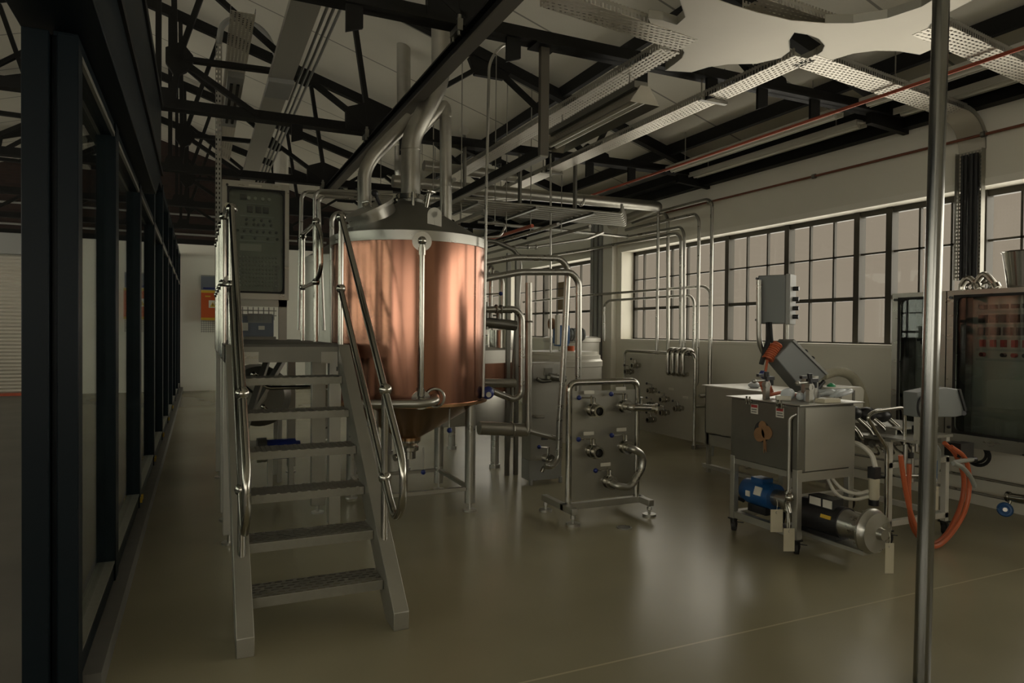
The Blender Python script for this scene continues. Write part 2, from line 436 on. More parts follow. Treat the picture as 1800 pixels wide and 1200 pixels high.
def window(n, y0, y1, heavy, thin, zs_thin, zs_heavy, boards=()):
    x = XW+0.265; k_ = 1.037       # bars were surveyed at the wall face; the glass sits deeper
    heavy = [y*k_ for y in heavy]; thin = [y*k_ for y in thin if y*k_ < y1]; zs_thin = [1.5+(z-1.5)*k_ for z in zs_thin]
    zs_heavy = [(1.5+(z-1.5)*k_, max(y0, a*k_), min(y1, b*k_)) for z, a, b in zs_heavy]
    g = box(x-0.003, x+0.003, y0, y1, SILL, HEAD).build('window_%d' % n, 'winglass'); struct(g)
    f = MB()
    f.box(x-0.03, x+0.03, y0, y1, HEAD-0.06, HEAD); f.box(x-0.03, x+0.03, y0, y1, SILL, SILL+0.03)
    f.box(x-0.03, x+0.03, y0, y0+0.05, SILL, HEAD); f.box(x-0.03, x+0.03, y1-0.05, y1, SILL, HEAD)
    f.build('frame', 'winbar', g)
    for y in heavy: box(x-0.05, x+0.05, y-0.035, y+0.035, SILL, HEAD).build('mullion', 'winbar', g)
    t = MB()
    for y in thin: t.box(x-0.018, x+0.018, y-0.011, y+0.011, SILL, HEAD)
    for z in zs_thin: t.box(x-0.018, x+0.018, y0, y1, z-0.010, z+0.010)
    t.build('glazing_bars', 'winbar', g)
    for a, b, za, zb in boards: lab(box(x-0.012, x+0.012, a, b, za, zb).build('boarded_pane', 'wood', g), 'brown boarded pane')
    for z, a, b in zs_heavy: box(x-0.03, x+0.03, a, b, z-0.022, z+0.022).build('transom', 'winbar', g)
window(1, -4.6, 9.45, (6.97, 5.97, 5.03, 4.66, 3.76, 2.0, 0.2, -1.6, -3.1), (8.85, 8.5, 8.16, 7.8, 7.3, 6.64, 6.30, 5.66, 5.34, 4.36, 4.05, 3.46, 3.15, 2.85, 2.5, 1.6, 1.2, 0.8, -0.2, -0.7, -1.15, -2.1, -2.6, -3.6, -4.1),
       (2.34, 1.88), ((1.88, 5.97, 6.97), (1.88, 5.03, 5.97), (1.88, 7.8, 9.22), (1.88, 3.76, 4.66)))  # the stretch behind the viewer is unseen, added to light front faces
window(2, 10.35, 14.0, (12.2,), (10.8, 11.25, 11.7, 12.65, 13.1, 13.55), (2.34,), ((1.88, 10.35, 14.0),), ((10.42, 10.8, 1.95, 2.5), (11.7, 12.1, 1.95, 2.5)))

# end wall: white block below, dark brick above
struct(box(-8.3, XW+0.3, YF, YF+0.2, 0, 3.67).build('wall_far', 'white2'))
w = MB().prism([(-8.3, YF, 3.67), (XW+0.3, YF, 3.67), (XW+0.3, YF, roof_z(XW)), (RIDGE, YF, roof_z(RIDGE)), (-8.3, YF, roof_z(RIDGE)-0.31*7.3)], (0, 0.2, 0))
struct(w.build('wall_far_gable', 'brick'))
struct(box(-8.3, XW, YF-0.03, YF, 3.55, 3.67).build('trim_4', 'black'))
w = MB().box(-8.5, -8.3, YB, YF+0.2, 0, 1.4).box(-8.5, -8.3, YB, YF+0.2, 2.95, 3.2)
for a in (-5.0, -0.6, 3.9, 8.4, 12.9, 17.5): w.box(-8.5, -8.3, a, a+0.7 if a < 17 else YF+0.2, 1.4, 2.95)
struct(w.build('wall_left', 'brickside'))
for i, a in enumerate((-4.3, 0.1, 4.6, 9.1, 13.6)):  # unseen hall windows, added to let fill light in from the left
    b = (-0.6, 3.9, 8.4, 12.9, 17.5)[i]
    g = box(-8.40, -8.394, a, b, 1.4, 2.95).build('window_%d' % (6+i), 'winglass'); struct(g)
    t = MB()
    for j in range(7): y = a+(b-a)*j/6; t.box(-8.42, -8.37, y-0.02, y+0.02, 1.4, 2.95)
    for z in (1.42, 2.2, 2.93): t.box(-8.42, -8.37, a, b, z-0.02, z+0.02)
    t.build('glazing_bars', 'winbar', g)
# near wall behind the viewer; its unseen windows are added to light front faces
w = MB()
w.box(-8.3, XW+0.3, YB-0.2, YB, 0, 1.2); w.box(-8.3, XW+0.3, YB-0.2, YB, 3.0, 3.8)
for a, b in ((-8.3, -7.6), (-4.2, -3.6), (-0.3, XW+0.3)): w.box(a, b, YB-0.2, YB, 1.2, 3.0)
w.prism([(-8.3, YB, 3.8), (XW+0.3, YB, 3.8), (XW+0.3, YB, 3.85), (RIDGE, YB, roof_z(RIDGE)), (-8.3, YB, 3.85)], (0, -0.2, 0))
struct(w.build('wall_back', 'white'))
window(3, 14.5, 17.9, (16.2,), (14.95, 15.4, 15.8, 16.65, 17.1, 17.5), (2.34,), ((1.88, 14.5, 17.9),))  # unseen third window, added to light the far end
n = 4
for a, b in ((-7.6, -4.2), (-3.6, -0.3)):
    g = box(a, b, YB-0.103, YB-0.097, 1.2, 3.0).build('window_%d' % n, 'winglass'); struct(g); n += 1
    t = MB(); k = int((b-a)/0.55)
    for i in range(k+1): t.box(a+(b-a)*i/k-0.015, a+(b-a)*i/k+0.015, YB-0.12, YB-0.08, 1.2, 3.0)
    for z in (1.22, 1.8, 2.4, 2.98): t.box(a, b, YB-0.12, YB-0.08, z-0.02, z+0.02)
    t.build('glazing_bars', 'winbar', g)

# roof: two slopes of white lined sheet
r = MB()
zr = roof_z(RIDGE)
r.prism([(XW+0.6, YB-0.3, roof_z(XW+0.6)), (RIDGE, YB-0.3, zr), (RIDGE, YB-0.3, zr+0.08), (XW+0.6, YB-0.3, roof_z(XW+0.6)+0.08)], (0, YF-YB+0.6, 0))
r.prism([(-8.6, YB-0.3, zr-0.31*7.6), (RIDGE, YB-0.3, zr), (RIDGE, YB-0.3, zr+0.08), (-8.6, YB-0.3, zr-0.31*7.6+0.08)], (0, YF-YB+0.6, 0))
struct(r.build('ceiling', 'roof'))

# pier and rainwater pipe between the two windows of the long wall
struct(box(XW-0.10, XW, 9.58, 9.86, 0, 3.5).build('trim_5', 'reveal'))
tag(MB().cyl((XW-0.06, 9.97, 0.0), (XW-0.06, 9.97, 3.45), 0.045).build('downpipe', 'greylight'), 'grey vertical downpipe against the pier between the two steel windows', 'pipe')
o = thing('wall_cover_strip', 'tall grey flat trunking up the wall between the two steel windows', 'trunking', (XW-0.05, 10.2, 1.4))
box(XW-0.08, XW, 10.08, 10.30, 1.4, 3.45).build('cover', 'greylight', o); MB().cyl((XW-0.09, 10.19, 1.4), (XW-0.09, 10.19, 3.4), 0.012).build('conduit', 'darksteel', o)

# ---------------------------------------------------------------- roof steel
def make_truss():
    t = thing('roof_truss', 'x', 'roof truss', (0, 0, 3.6))
    def mem(name, p, q, wd=0.09, d=0.10):
        MB().bar((p[0], 0, p[1]), (q[0], 0, q[1]), d, wd, (0, 1, 0)).build(name, 'black', t)
    MB().box(-8.2, 6.28, -0.07, 0.07, 3.60, 3.625).box(-8.2, 6.28, -0.012, 0.012, 3.60, 3.71).build('tie_beam', 'black', t)
    mem('rafter', (6.28, 3.66), (RIDGE, 5.90), 0.10, 0.12); mem('rafter', (-8.25, 3.66), (RIDGE, 5.90), 0.10, 0.12)
    nodes = [((1.66, 3.68), (1.44, 5.10)), ((1.66, 3.68), (0.97, 4.13)), ((0.97, 4.13), (-0.30, 5.10)), ((0.97, 4.13), (-0.19, 4.10)),
             ((-0.36, 3.65), (-0.36, 5.66)), ((-0.22, 4.10), (-0.24, 5.60)), ((-0.19, 4.10), (0.22, 5.42)), ((-0.19, 4.10), (0.52, 3.66)),
             ((3.04, 4.62), (1.66, 3.68)), ((3.04, 4.62), (4.42, 3.66)), ((4.68, 4.14), (4.42, 3.66)), ((-0.19, 4.1), (-0.24, 3.65))]
    for p, q in nodes:
        mem('strut', p, q, 0.065, 0.05)
        mem('strut', (2*RIDGE-p[0], p[1]), (2*RIDGE-q[0], q[1]), 0.065, 0.05)
    def plate(poly):
        MB().prism([(x, -0.03, z) for x, z in poly], (0, 0.06, 0)).build('gusset_plate', 'black', t)
    plate([(1.40, 3.62), (1.92, 3.62), (1.86, 3.86), (1.62, 3.94), (1.40, 3.86)])
    plate([(0.80, 4.09), (1.00, 4.02), (1.10, 4.06), (0.92, 4.22), (0.82, 4.22)])
    plate([(-0.30, 4.04), (-0.22, 3.92), (-0.12, 3.98), (-0.06, 4.08), (-0.06, 4.14), (-0.16, 4.26), (-0.30, 4.18)])
    plate([(2.78, 4.62), (2.86, 4.44), (3.22, 4.44), (3.34, 4.56), (3.0, 4.70)])
    plate([(4.16, 3.62), (4.70, 3.62), (4.66, 3.74), (4.36, 3.84)])
    plate([(5.75, 3.50), (6.28, 3.46), (6.28, 3.72), (5.75, 3.84)])
    plate([(-0.46, 3.62), (-0.16, 3.62), (-0.25, 3.80), (-0.40, 3.80)])
    for x in (0.85, 1.98, 3.08, 3.78, 4.33, 4.95):
        MB().prism([(x, -0.045, 3.6), (x+0.11, -0.045, 3.6), (x+0.11, -0.045, 3.46), (x, -0.045, 3.42)], (0, 0.025, 0)).build('hanger_plate', 'black', t)
    return t
tr = make_truss(); tr.location = (0, 4.5, 3.6)
tr['label'] = 'black riveted roof truss nearest the viewer, carrying the hanging steel post'; tr['group'] = 'roof trusses'
copy_thing(tr, (0, 2.85, 0), 'second black roof truss, crossing just behind the copper kettle chimney', 'roof trusses')
copy_thing(tr, (0, 5.70, 0), 'third black roof truss, low behind the kettle, above the tall control cabinet', 'roof trusses')
copy_thing(tr, (0, 8.55, 0), 'fourth black roof truss, next to last before the brick gable', 'roof trusses')
copy_thing(tr, (0, 11.4, 0), 'last black roof truss, closest to the dark brick gable', 'roof trusses')

for x, t_ in ((5.62, 'lowest black roof purlin, just above the window wall'), (4.0, 'black roof purlin second from the window wall')):
    z = roof_z(x)
    tag(MB().box(x-0.03, x+0.03, 0.5, YF, z-0.15, z-0.012).build('purlin', 'black'), t_, 'purlin', 'roof purlins')
b = thing('runway_beam', 'black steel I-beam slung under the trusses, running back past the chimneys', 'beam', (1.7, 4.5, 3.5))
box(1.65, 1.75, 0.6, 10.35, 3.472, 3.488).build('lower_flange', 'brownsteel', b)  # paler than the web: the light it catches is put into its colour
MB().box(1.692, 1.708, 0.6, 10.35, 3.49, 3.58).box(1.65, 1.75, 0.6, 10.35, 3.58, 3.595).build('web_and_flanges', 'black', b)
for y in (4.5, 7.35, 10.2):
    for s_ in (-1, 1):
        MB().box(1.7+s_*0.085-0.02, 1.7+s_*0.085+0.02, y-0.08, y+0.08, 3.56, 3.64).cyl((1.7+s_*0.085, y-0.06, 3.53), (1.7+s_*0.085, y-0.06, 3.67), 0.014, n=8).cyl((1.7+s_*0.085, y+0.06, 3.53), (1.7+s_*0.085, y+0.06, 3.67), 0.010, n=8).build('beam_clamp', 'darksteel', b)

hp = thing('hanging_post', 'dark steel channel post hung from the nearest truss with a long white-edged arm running back', 'post', (2.3, 4.49, 2.8))
box(2.26, 2.33, 4.47, 4.51, 2.79, 3.585).build('post', 'brownsteel', hp, 0.003)
box(2.20, 2.39, 4.42, 4.58, 3.585, 3.60).build('flange', 'black', hp)
box(2.26, 2.27, 4.51, 8.4, 2.795, 2.86).build('arm', 'black', hp); box(2.26, 2.325, 4.47, 8.4, 2.783, 2.795).build('arm_flange', 'galv', hp)

# copper water pipes
tag(MB().tube([(4.95, 8.5, 3.41), (4.95, 1.0, 3.41)], 0.014).build('copper_pipe', 'redpipe'), 'thin red copper pipe slung high under the near truss, crossing the cable trays', 'pipe', 'red copper pipes')
c = thing('copper_wall_pipe', 'thin red copper pipe clipped along the wall above the long window', 'pipe', (6.24, 5.5, 3.27), 'red copper pipes')
MB().tube([(6.25, 8.6, 3.28), (6.25, 1.2, 3.26)], 0.013).build('pipe', 'dullcopper', c)
for y in (7.3, 5.57, 3.75): MB().cyl((6.25, y-0.02, 3.27), (6.25, y+0.02, 3.27), 0.026).cyl((6.25, y, 3.27), (6.29, y, 3.27), 0.008, n=6).build('pipe_clip', 'darksteel', c)

# strip lights / battens near the eaves
def batten(x, y0, y1, z, label, r_=0.045):
    t = thing('light_batten', label, 'strip light', (x, (y0+y1)/2, z), 'eaves strip lights')
    MB().box(x-0.07, x+0.07, y0, y1, z+0.02, z+0.04).box(x-0.075, x-0.065, y0, y1, z-0.02, z+0.04).box(x+0.065, x+0.075, y0, y1, z-0.02, z+0.04).build('housing', 'lamp', t)
    for y in (y0+0.3, y1-0.3): MB().cyl((x, y, z+0.03), (x, y, roof_z(x)+0.0), 0.006, n=6).build('hanger', 'galv', t)
    MB().cyl((x, y0+0.03, z-0.01), (x, y1-0.03, z-0.01), 0.022, n=10).build('tube', 'lamp', t)
batten(5.97, 4.75, 7.3, 3.59, 'long strip light along the eaves in the bay behind the near truss, wall side')
batten(5.52, 4.65, 7.2, 3.60, 'long strip light in the bay behind the near truss, farther from the wall')
batten(6.0, 1.6, 4.38, 3.59, 'strip light along the eaves in the near bay, wall side')
batten(5.50, 1.6, 4.35, 3.60, 'strip light in the near bay, farther from the wall')

# ---------------------------------------------------------------- cable trays
ZT = 3.45
def tray_y(x0, x1, y0, y1, z, label, nm='cable_tray', mat='trayXY'):
    t = thing(nm, label, 'cable tray', ((x0+x1)/2, (y0+y1)/2, z), 'overhead cable trays')
    box(x0, x1, y0, y1, z-0.002, z+0.002).build('tray_bed', mat, t)
    for x in (x0, x1): box(x-0.002, x+0.002, y0, y1, z, z+0.055).build('side_rim', 'trayside', t)
    return t
def tray_x(x0, x1, ya, yb, wd, z, label):
    t = thing('cable_tray', label, 'cable tray', ((x0+x1)/2, ya, z), 'overhead cable trays')
    MB().prism([(x0, ya-wd/2, z-0.002), (x1, yb-wd/2, z-0.002), (x1, yb+wd/2, z-0.002), (x0, ya+wd/2, z-0.002)], (0, 0, 0.004)).build('tray_bed', 'trayX', t)
    for s_ in (-1, 1): MB().prism([(x0, ya+s_*wd/2-0.002, z), (x1, yb+s_*wd/2-0.002, z), (x1, yb+s_*wd/2+0.002, z), (x0, ya+s_*wd/2+0.002, z)], (0, 0, 0.055)).build('side_rim', 'traysideX', t)
    return t
ta = tray_y(3.78, 3.98, 3.55, 8.6, ZT, 'bright perforated cable tray running straight back from the junction, over the big pipes')
for y in (4.5, 7.35):
    MB().cyl((3.76, y, ZT-0.03), (3.76, y, 3.72), 0.006, n=6).cyl((4.0, y, ZT-0.03), (4.0, y, 3.72), 0.006, n=6).box(3.74, 4.02, y-0.02, y+0.02, ZT-0.03, ZT-0.005).build('hanger', 'galv', ta)
tray_y(2.86, 3.04, 3.86, 8.6, ZT, 'perforated cable tray carrying the trough light')
tray_x(1.85, 3.0, 3.58, 3.74, 0.20, ZT, 'perforated cable tray arm leading left from the junction over the near truss')
tray_x(3.9, 6.02, 3.58, 3.86, 0.21, ZT, 'perforated cable tray leading right from the junction to the bend at the wall')
tray_x(4.2, 6.2, 2.88, 3.14, 0.20, ZT, 'second perforated cable tray leading right, passing behind the front pole')
tray_x(3.05, 3.85, 3.20, 3.25, 0.16, ZT+0.06, 'short perforated cable tray piece lying over the top of the junction')
# flat sheet junction (two crossings in one fitting) with the eye-shaped gap
tj = thing('tray_junction', 'large plain sheet metal cable tray junction with swept curves and an eye-shaped gap', 'cable tray', (3.6, 3.3, ZT))
outer = [(2.774, 3.724, 3.45), (2.854, 3.715, 3.45), (2.959, 3.764, 3.45), (3.056, 3.843, 3.45), (3.105, 3.929, 3.45), (3.126, 4.032, 3.45), (3.151, 4.164, 3.45), (3.335, 4.111, 3.45), (3.383, 3.979, 3.45), (3.476, 3.874, 3.45), (3.652, 3.777, 3.45), (3.782, 3.612, 3.45)]
lower = [(3.453, 3.301, 3.45), (3.782, 3.612, 3.45), (3.879, 3.667, 3.45), (3.953, 3.643, 3.45), (3.951, 3.541, 3.45), (3.896, 3.415, 3.45), (3.833, 3.342, 3.45)]
outer = [(2.704, 3.71, 3.45), (2.854, 3.715, 3.45), (2.959, 3.764, 3.45), (3.056, 3.843, 3.45), (3.105, 3.929, 3.45), (3.126, 4.032, 3.45), (3.143, 4.168, 3.45), (3.335, 4.111, 3.45), (3.383, 3.979, 3.45), (3.476, 3.874, 3.45), (3.652, 3.777, 3.45), (3.727, 3.627, 3.45), (3.693, 3.513, 3.45), (3.557, 3.395, 3.45), (3.49, 3.284, 3.45), (3.338, 3.169, 3.45), (3.069, 3.181, 3.45), (2.884, 3.173, 3.45), (2.752, 3.16, 3.45), (2.552, 3.256, 3.45), (2.721, 3.415, 3.45), (2.743, 3.526, 3.45), (2.623, 3.513, 3.45), (2.525, 3.526, 3.45)]
MB().prism(outer, (0, 0, 0.004)).build('tray_bed', 'sheet', tj)
right = [(3.49, 3.284, 3.45), (3.595, 3.27, 3.45), (3.711, 3.282, 3.45), (3.833, 3.342, 3.45), (3.896, 3.415, 3.45), (3.927, 3.519, 3.45), (3.926, 3.644, 3.45), (3.975, 3.715, 3.45), (4.076, 3.572, 3.45), (4.087, 3.464, 3.45), (4.117, 3.351, 3.45), (4.215, 3.25, 3.45), (4.363, 3.189, 3.45), (4.546, 3.165, 3.45), (4.534, 3.044, 3.45), (4.358, 2.969, 3.45), (4.233, 2.907, 3.45), (4.154, 2.828, 3.45), (4.118, 2.743, 3.45), (4.079, 2.523, 3.45), (3.873, 2.622, 3.45), (3.893, 2.705, 3.45), (3.846, 2.891, 3.45), (3.718, 3.029, 3.45), (3.559, 3.106, 3.45), (3.338, 3.169, 3.45)]
MB().prism(right, (0, 0, 0.004)).build('tray_bed', 'sheet', tj)
def rim(pts, h=0.055, mat='satin'):
    m = MB()
    for p, q in zip(pts[:-1], pts[1:]):
        p, q = V(p), V(q); d = (q-p).normalized(); nrm = V((-d.y, d.x, 0))*0.002
        m.add([p-nrm, q-nrm, q+nrm, p+nrm]+[x+V((0, 0, h)) for x in (p-nrm, q-nrm, q+nrm, p+nrm)], [(0, 1, 2, 3), (4, 5, 6, 7), (0, 1, 5, 4), (2, 3, 7, 6), (1, 2, 6, 5), (0, 3, 7, 4)])
    m.build('swept_rim', mat, tj)
rim(outer[0:7]); rim(outer[7:12]); rim(right[0:7]); rim(right[8:14]); rim(right[14:20]); rim(right[20:25]); rim(outer[11:15]); rim(outer[19:24])
# bend down the window wall and vertical tray
tb = thing('tray_bend', 'curved cable tray bend turning down the wall above the right-hand cabinets', 'cable tray', (6.1, 3.85, 3.3))
m = MB(); k = 8; rr = 0.30; cx, cz = 5.98, ZT-rr
arc = [(cx+rr*math.sin(PI/2*i/k), cz+rr*math.cos(PI/2*i/k)) for i in range(k+1)]
for (x0_, z0_), (x1_, z1_) in zip(arc[:-1], arc[1:]):
    m.add([(x0_, 3.75, z0_), (x1_, 3.75, z1_), (x1_, 3.98, z1_), (x0_, 3.98, z0_), (x0_+0.003, 3.75, z0_+0.004), (x1_+0.003, 3.75, z1_+0.004), (x1_+0.003, 3.98, z1_+0.004), (x0_+0.003, 3.98, z0_+0.004)], [(0, 1, 2, 3), (4, 5, 6, 7), (0, 1, 5, 4), (2, 3, 7, 6)])
m.build('tray_bed', 'sheet', tb, angle=60)
for y in (3.75, 3.98):
    pts = [(x, z) for x, z in arc]; out_ = [(cx+(rr+0.045)*math.sin(PI/2*i/k), cz+(rr+0.045)*math.cos(PI/2*i/k)) for i in range(k+1)]
    MB().prism([(x, y, z) for x, z in pts]+[(x, y, z) for x, z in out_[::-1]], (0, 0.003, 0)).build('side_rim', 'satin', tb)
tv = thing('wall_cable_tray', 'vertical perforated cable tray with black cables dropping to the right-hand cabinets', 'cable tray', (6.2, 3.86, 2.5))
box(6.275, 6.28, 3.75, 3.98, 2.0, 3.15).build('tray_bed', 'trayYZ', tv)
for y in (3.75, 3.98): box(6.225, 6.28, y-0.002, y+0.002, 2.0, 3.15).build('side_rim', 'galv', tv)
for y, r_ in ((3.81, 0.018), (3.85, 0.02), (3.90, 0.016), (3.93, 0.012)): MB().cyl((6.25, y, 2.0), (6.25, y, 3.12), r_, n=10).build('cable', 'rubber', tv)
# trough light under the tray
tl = thing('trough_light', 'long trough light fitting with mirrored reflector hung below a cable tray', 'light', (2.95, 4.9, 3.2))
MB().add([(2.91, 4.15, 3.30), (2.99, 4.15, 3.30), (3.08, 4.15, 3.17), (2.82, 4.15, 3.17), (2.91, 5.62, 3.30), (2.99, 5.62, 3.30), (3.08, 5.62, 3.17), (2.82, 5.62, 3.17)],
     [(0, 1, 5, 4), (1, 2, 6, 5), (0, 4, 7, 3), (0, 3, 2, 1), (4, 5, 6, 7)]).build('reflector', 'polished', tl)
box(2.89, 3.01, 4.2, 5.55, 3.30, 3.35).build('housing', 'darksteel', tl)
MB().cyl((2.92, 4.2, 3.21), (2.92, 5.57, 3.21), 0.02, n=10).cyl((2.98, 4.2, 3.21), (2.98, 5.57, 3.21), 0.02, n=10).build('tube', 'lamp', tl)
for y in (4.35, 5.4): MB().cyl((2.95, y, 3.34), (2.95, y, ZT), 0.006, n=6).build('hanger', 'galv', tl)

# left-hand trays, conduits and slotted channel
lt = tray_y(0.62, 0.84, 4.9, 12.5, 3.98, 'grey cable tray high on the left, with cables along its right edge', mat='traygrey')
for x in (0.90, 0.95, 1.0): MB().cyl((x, 4.9, 4.02), (x, 12.5, 4.02), 0.013, n=8).build('cable', 'greylight', lt)
box(0.61, 0.85, 7.1, 7.6, 3.93, 3.975).build('splice_plate', 'greylight', lt)
tray_y(0.24, 0.44, 6.4, 12.0, 4.25, 'grey slotted cable tray on the far left, nearest the glass partition')
t2 = thing('hanging_light', 'slim strip light with dark louvre hung from the narrow left cable tray', 'light', (0.34, 8.6, 4.1))
MB().box(0.26, 0.42, 7.7, 9.6, 4.12, 4.18).build('housing', 'greylight', t2); MB().box(0.29, 0.32, 7.9, 9.4, 4.105, 4.12).box(0.355, 0.385, 7.9, 9.4, 4.105, 4.12).build('louvre', 'black', t2)
for y in (8.0, 9.3): MB().cyl((0.34, y, 4.18), (0.34, y, 4.25), 0.006, n=6).build('hanger', 'galv', t2)
sc = thing('slotted_channel', 'tall slotted steel channel rising from the left end of the platform to the roof trays', 'cable channel', (0.175, 7.72, 1.3))
MB().box(0.145, 0.205, 7.72, 7.723, 1.30, 4.52).build('web', 'channel', sc)
for xa in (0.145, 0.202): box(xa, xa+0.003, 7.72, 7.76, 1.30, 4.52).build('side_rim', 'galv', sc)
MB().box(0.15, 0.20, 7.65, 7.72, 1.30, 1.36).build('bracket', 'galv', sc)
MB().tube([(0.175, 7.74, 4.45), (0.20, 7.74, 4.66), (0.33, 7.74, 4.76), (0.62, 7.74, 4.70), (0.80, 7.74, 4.30)], 0.03, 0.15, 8).build('cable_sweep', 'greylight', sc)

# conduits across the brick gable
for z, x0, x1, t_ in ((4.55, -5.3, 3.0, 'topmost thin conduit across the dark brick gable'), (4.25, -6.2, 1.5, 'second thin conduit down across the brick gable'), (4.0, -6.5, 2.5, 'yellowish conduit across the brick gable, third down'), (3.78, -7.0, 3, 'lowest thin conduit across the brick gable')):
    tag(MB().cyl((x0, YF-0.06, z), (x1, YF-0.06, z), 0.025, n=8).build('conduit', 'yellow' if z == 4.0 else 'greylight'), t_, 'conduit', 'conduits on the gable')

# ---------------------------------------------------------------- glass partition on the left
gp = thing('glass_partition', 'dark framed glass partition wall along the left side of the brewhouse', 'partition', (-0.45, 8, 0))
struct_kerb = box(-0.60, -0.36, 3.2, YF, 0, 0.10).build('kerb', 'kerb', gp)
posts = [4.43, 6.12, 7.95, 9.7, 11.4, 13.1, 14.8, 16.5, 18.15]
for y in posts: box(-0.52, -0.42, y-0.09, y+0.06, 0.1, 2.63 if y < 6.6 else 3.30).build('post', 'bluefr', gp, 0.004)
MB().box(-0.60, -0.513, 3.05, 3.16, 0, 2.61).box(-0.515, -0.488, 3.09, 3.16, 0, 2.61).box(-0.49, -0.42, 3.06, 3.16, 0, 2.61).build('end_post', 'bluefr', gp, 0.004)
box(-0.51, -0.43, 3.12, YF, 0.10, 0.20).build('bottom_rail', 'bluefr', gp)
box(-0.50, -0.425, 3.12, YF, 0.20, 0.212).build('bead', 'galv', gp)
box(-0.51, -0.43, 3.12, YF, 2.56, 2.635).build('transom', 'bluefr', gp)
box(-0.44, -0.425, 3.12, YF, 2.555, 2.58).build('bead', 'galv', gp)
box(-0.51, -0.43, 6.5, YF, 3.22, 3.32).build('top_rail', 'bluefr', gp)
ys = [3.12]+posts
for a, b in zip(ys[:-1], ys[1:]): box(-0.473, -0.467, a, b-0.05, 0.2, 2.6 if b < 6.6 else 3.22).build('glass_pane', 'glass', gp)
for y in posts[1:6]: MB().box(-0.43, -0.405, y-0.085, y-0.05, 0.14, 0.18).box(-0.43, -0.405, y+0.02, y+0.055, 0.14, 0.18).build('yellow_stop', 'yellow', gp)
hd = thing('shutter_housing', 'deep dark sheet metal housing over the near end of the glass partition', 'housing', (-0.5, 4, 3))
MB().prism([(-0.62, 1.2, 2.64), (-0.34, 1.2, 2.64), (-0.30, 1.2, 2.80), (-0.30, 1.2, 3.38), (-0.62, 1.2, 3.38)], (0, 5.35, 0)).build('casing', 'bluefr', hd, 0.004)
MB().box(-0.31, -0.285, 1.2, 6.55, 3.36, 3.42).box(-0.31, -0.285, 1.2, 6.55, 2.80, 2.84).build('edge_flange', 'black', hd)

# roller shutter, far left
rs = thing('roller_shutter', 'closed pale roller shutter door in the end wall, far left beyond the glass', 'shutter', (-5.0, 18.2, 0))
m = MB()
for i in range(38):
    z = 0.06+i*0.08
    m.add([(-7.6, 18.24, z), (-3.15, 18.24, z), (-3.15, 18.20, z+0.04), (-7.6, 18.20, z+0.04), (-7.6, 18.24, z+0.078), (-3.15, 18.24, z+0.078)], [(0, 1, 2, 3), (3, 2, 5, 4)])
m.build('curtain', 'shutter', rs)
box(-7.7, -3.05, 18.0, 18.28, 3.10, 3.55).build('hood', 'greylight', rs)
MB().box(-3.15, -3.05, 18.15, 18.28, 0, 3.1).box(-7.7, -7.6, 18.15, 18.28, 0, 3.1).build('guide_rail', 'galv', rs)
box(-7.6, -3.15, 18.18, 18.25, 0.0, 0.06).build('bottom_bar', 'redpipe', rs)

# orange electrical board on the end wall, notice above
ob = thing('orange_switch_board', 'orange electrical box with a warning triangle on the far white wall', 'electrical box', (0.35, 18.2, 2.0))
box(0.03, 0.66, 18.05, 18.28, 1.72, 2.44).build('case', 'orange', ob, 0.01)
MB().box(0.03, 0.66, 18.04, 18.05, 2.38, 2.44).box(0.03, 0.66, 18.04, 18.05, 1.72, 1.78).build('yellow_strip', 'yellow', ob)
sg = box(0.20, 0.38, 18.035, 18.05, 2.02, 2.20).build('warning_label', 'label', ob)
MB().prism([(0.225, 18.03, 2.04), (0.355, 18.03, 2.04), (0.29, 18.03, 2.16)], (0, 0.005, 0)).build('triangle', 'yellow', sg)
MB().box(0.282, 0.298, 18.026, 18.03, 2.065, 2.12).build('bolt_mark', 'ink', sg)
MB().cyl((0.47, 18.03, 1.92), (0.47, 18.05, 1.92), 0.05).build('switch_knob', 'plastic', ob)
MB().box(0.12, 0.24, 18.03, 18.05, 2.28, 2.31).box(0.42, 0.52, 18.03, 18.05, 2.28, 2.31).build('label_strip', 'yellow', ob)
box(0.03, 0.66, 18.22, 18.225, 1.42, 1.71).build('wire_guard', 'mesh', ob)
MB().hose([(0.35, 18.15, 1.72), (0.36, 18.15, 1.60), (0.44, 18.15, 1.53), (0.62, 18.15, 1.52)], 0.012, 6).build('cable', 'rubber', ob)
nt = thing('wall_notice', 'blue grey framed notice on the far wall above the orange box', 'notice', (0.35, 18.25, 2.7))
box(0.03, 0.66, 18.25, 18.28, 2.46, 2.80).build('sheet', 'poster', nt); box(0.03, 0.66, 18.245, 18.255, 2.79, 2.82).build('frame', 'greylight', nt); box(0.08, 0.6, 18.245, 18.25, 2.48, 2.52).build('blue_strip', 'blue', nt)
jb = thing('white_junction_box', 'white box fixed to a slotted strip on the far wall, seen through the glass', 'electrical box', (-1.75, 18.1, 1.5))
box(-2.02, -1.52, 18.0, 18.25, 1.36, 1.82).build('case', 'plasticwhite', jb, 0.02); box(-1.95, -1.75, 18.22, 18.26, 0.1, 3.6).build('strip', 'galv', jb)

# front pole
tag(MB().cyl((2.839, 1.921, 0.0), (2.907, 1.93, 3.093), 0.033, n=32).build('steel_pole', 'polepaint'), 'tall shiny steel pole standing in the right foreground', 'pole')


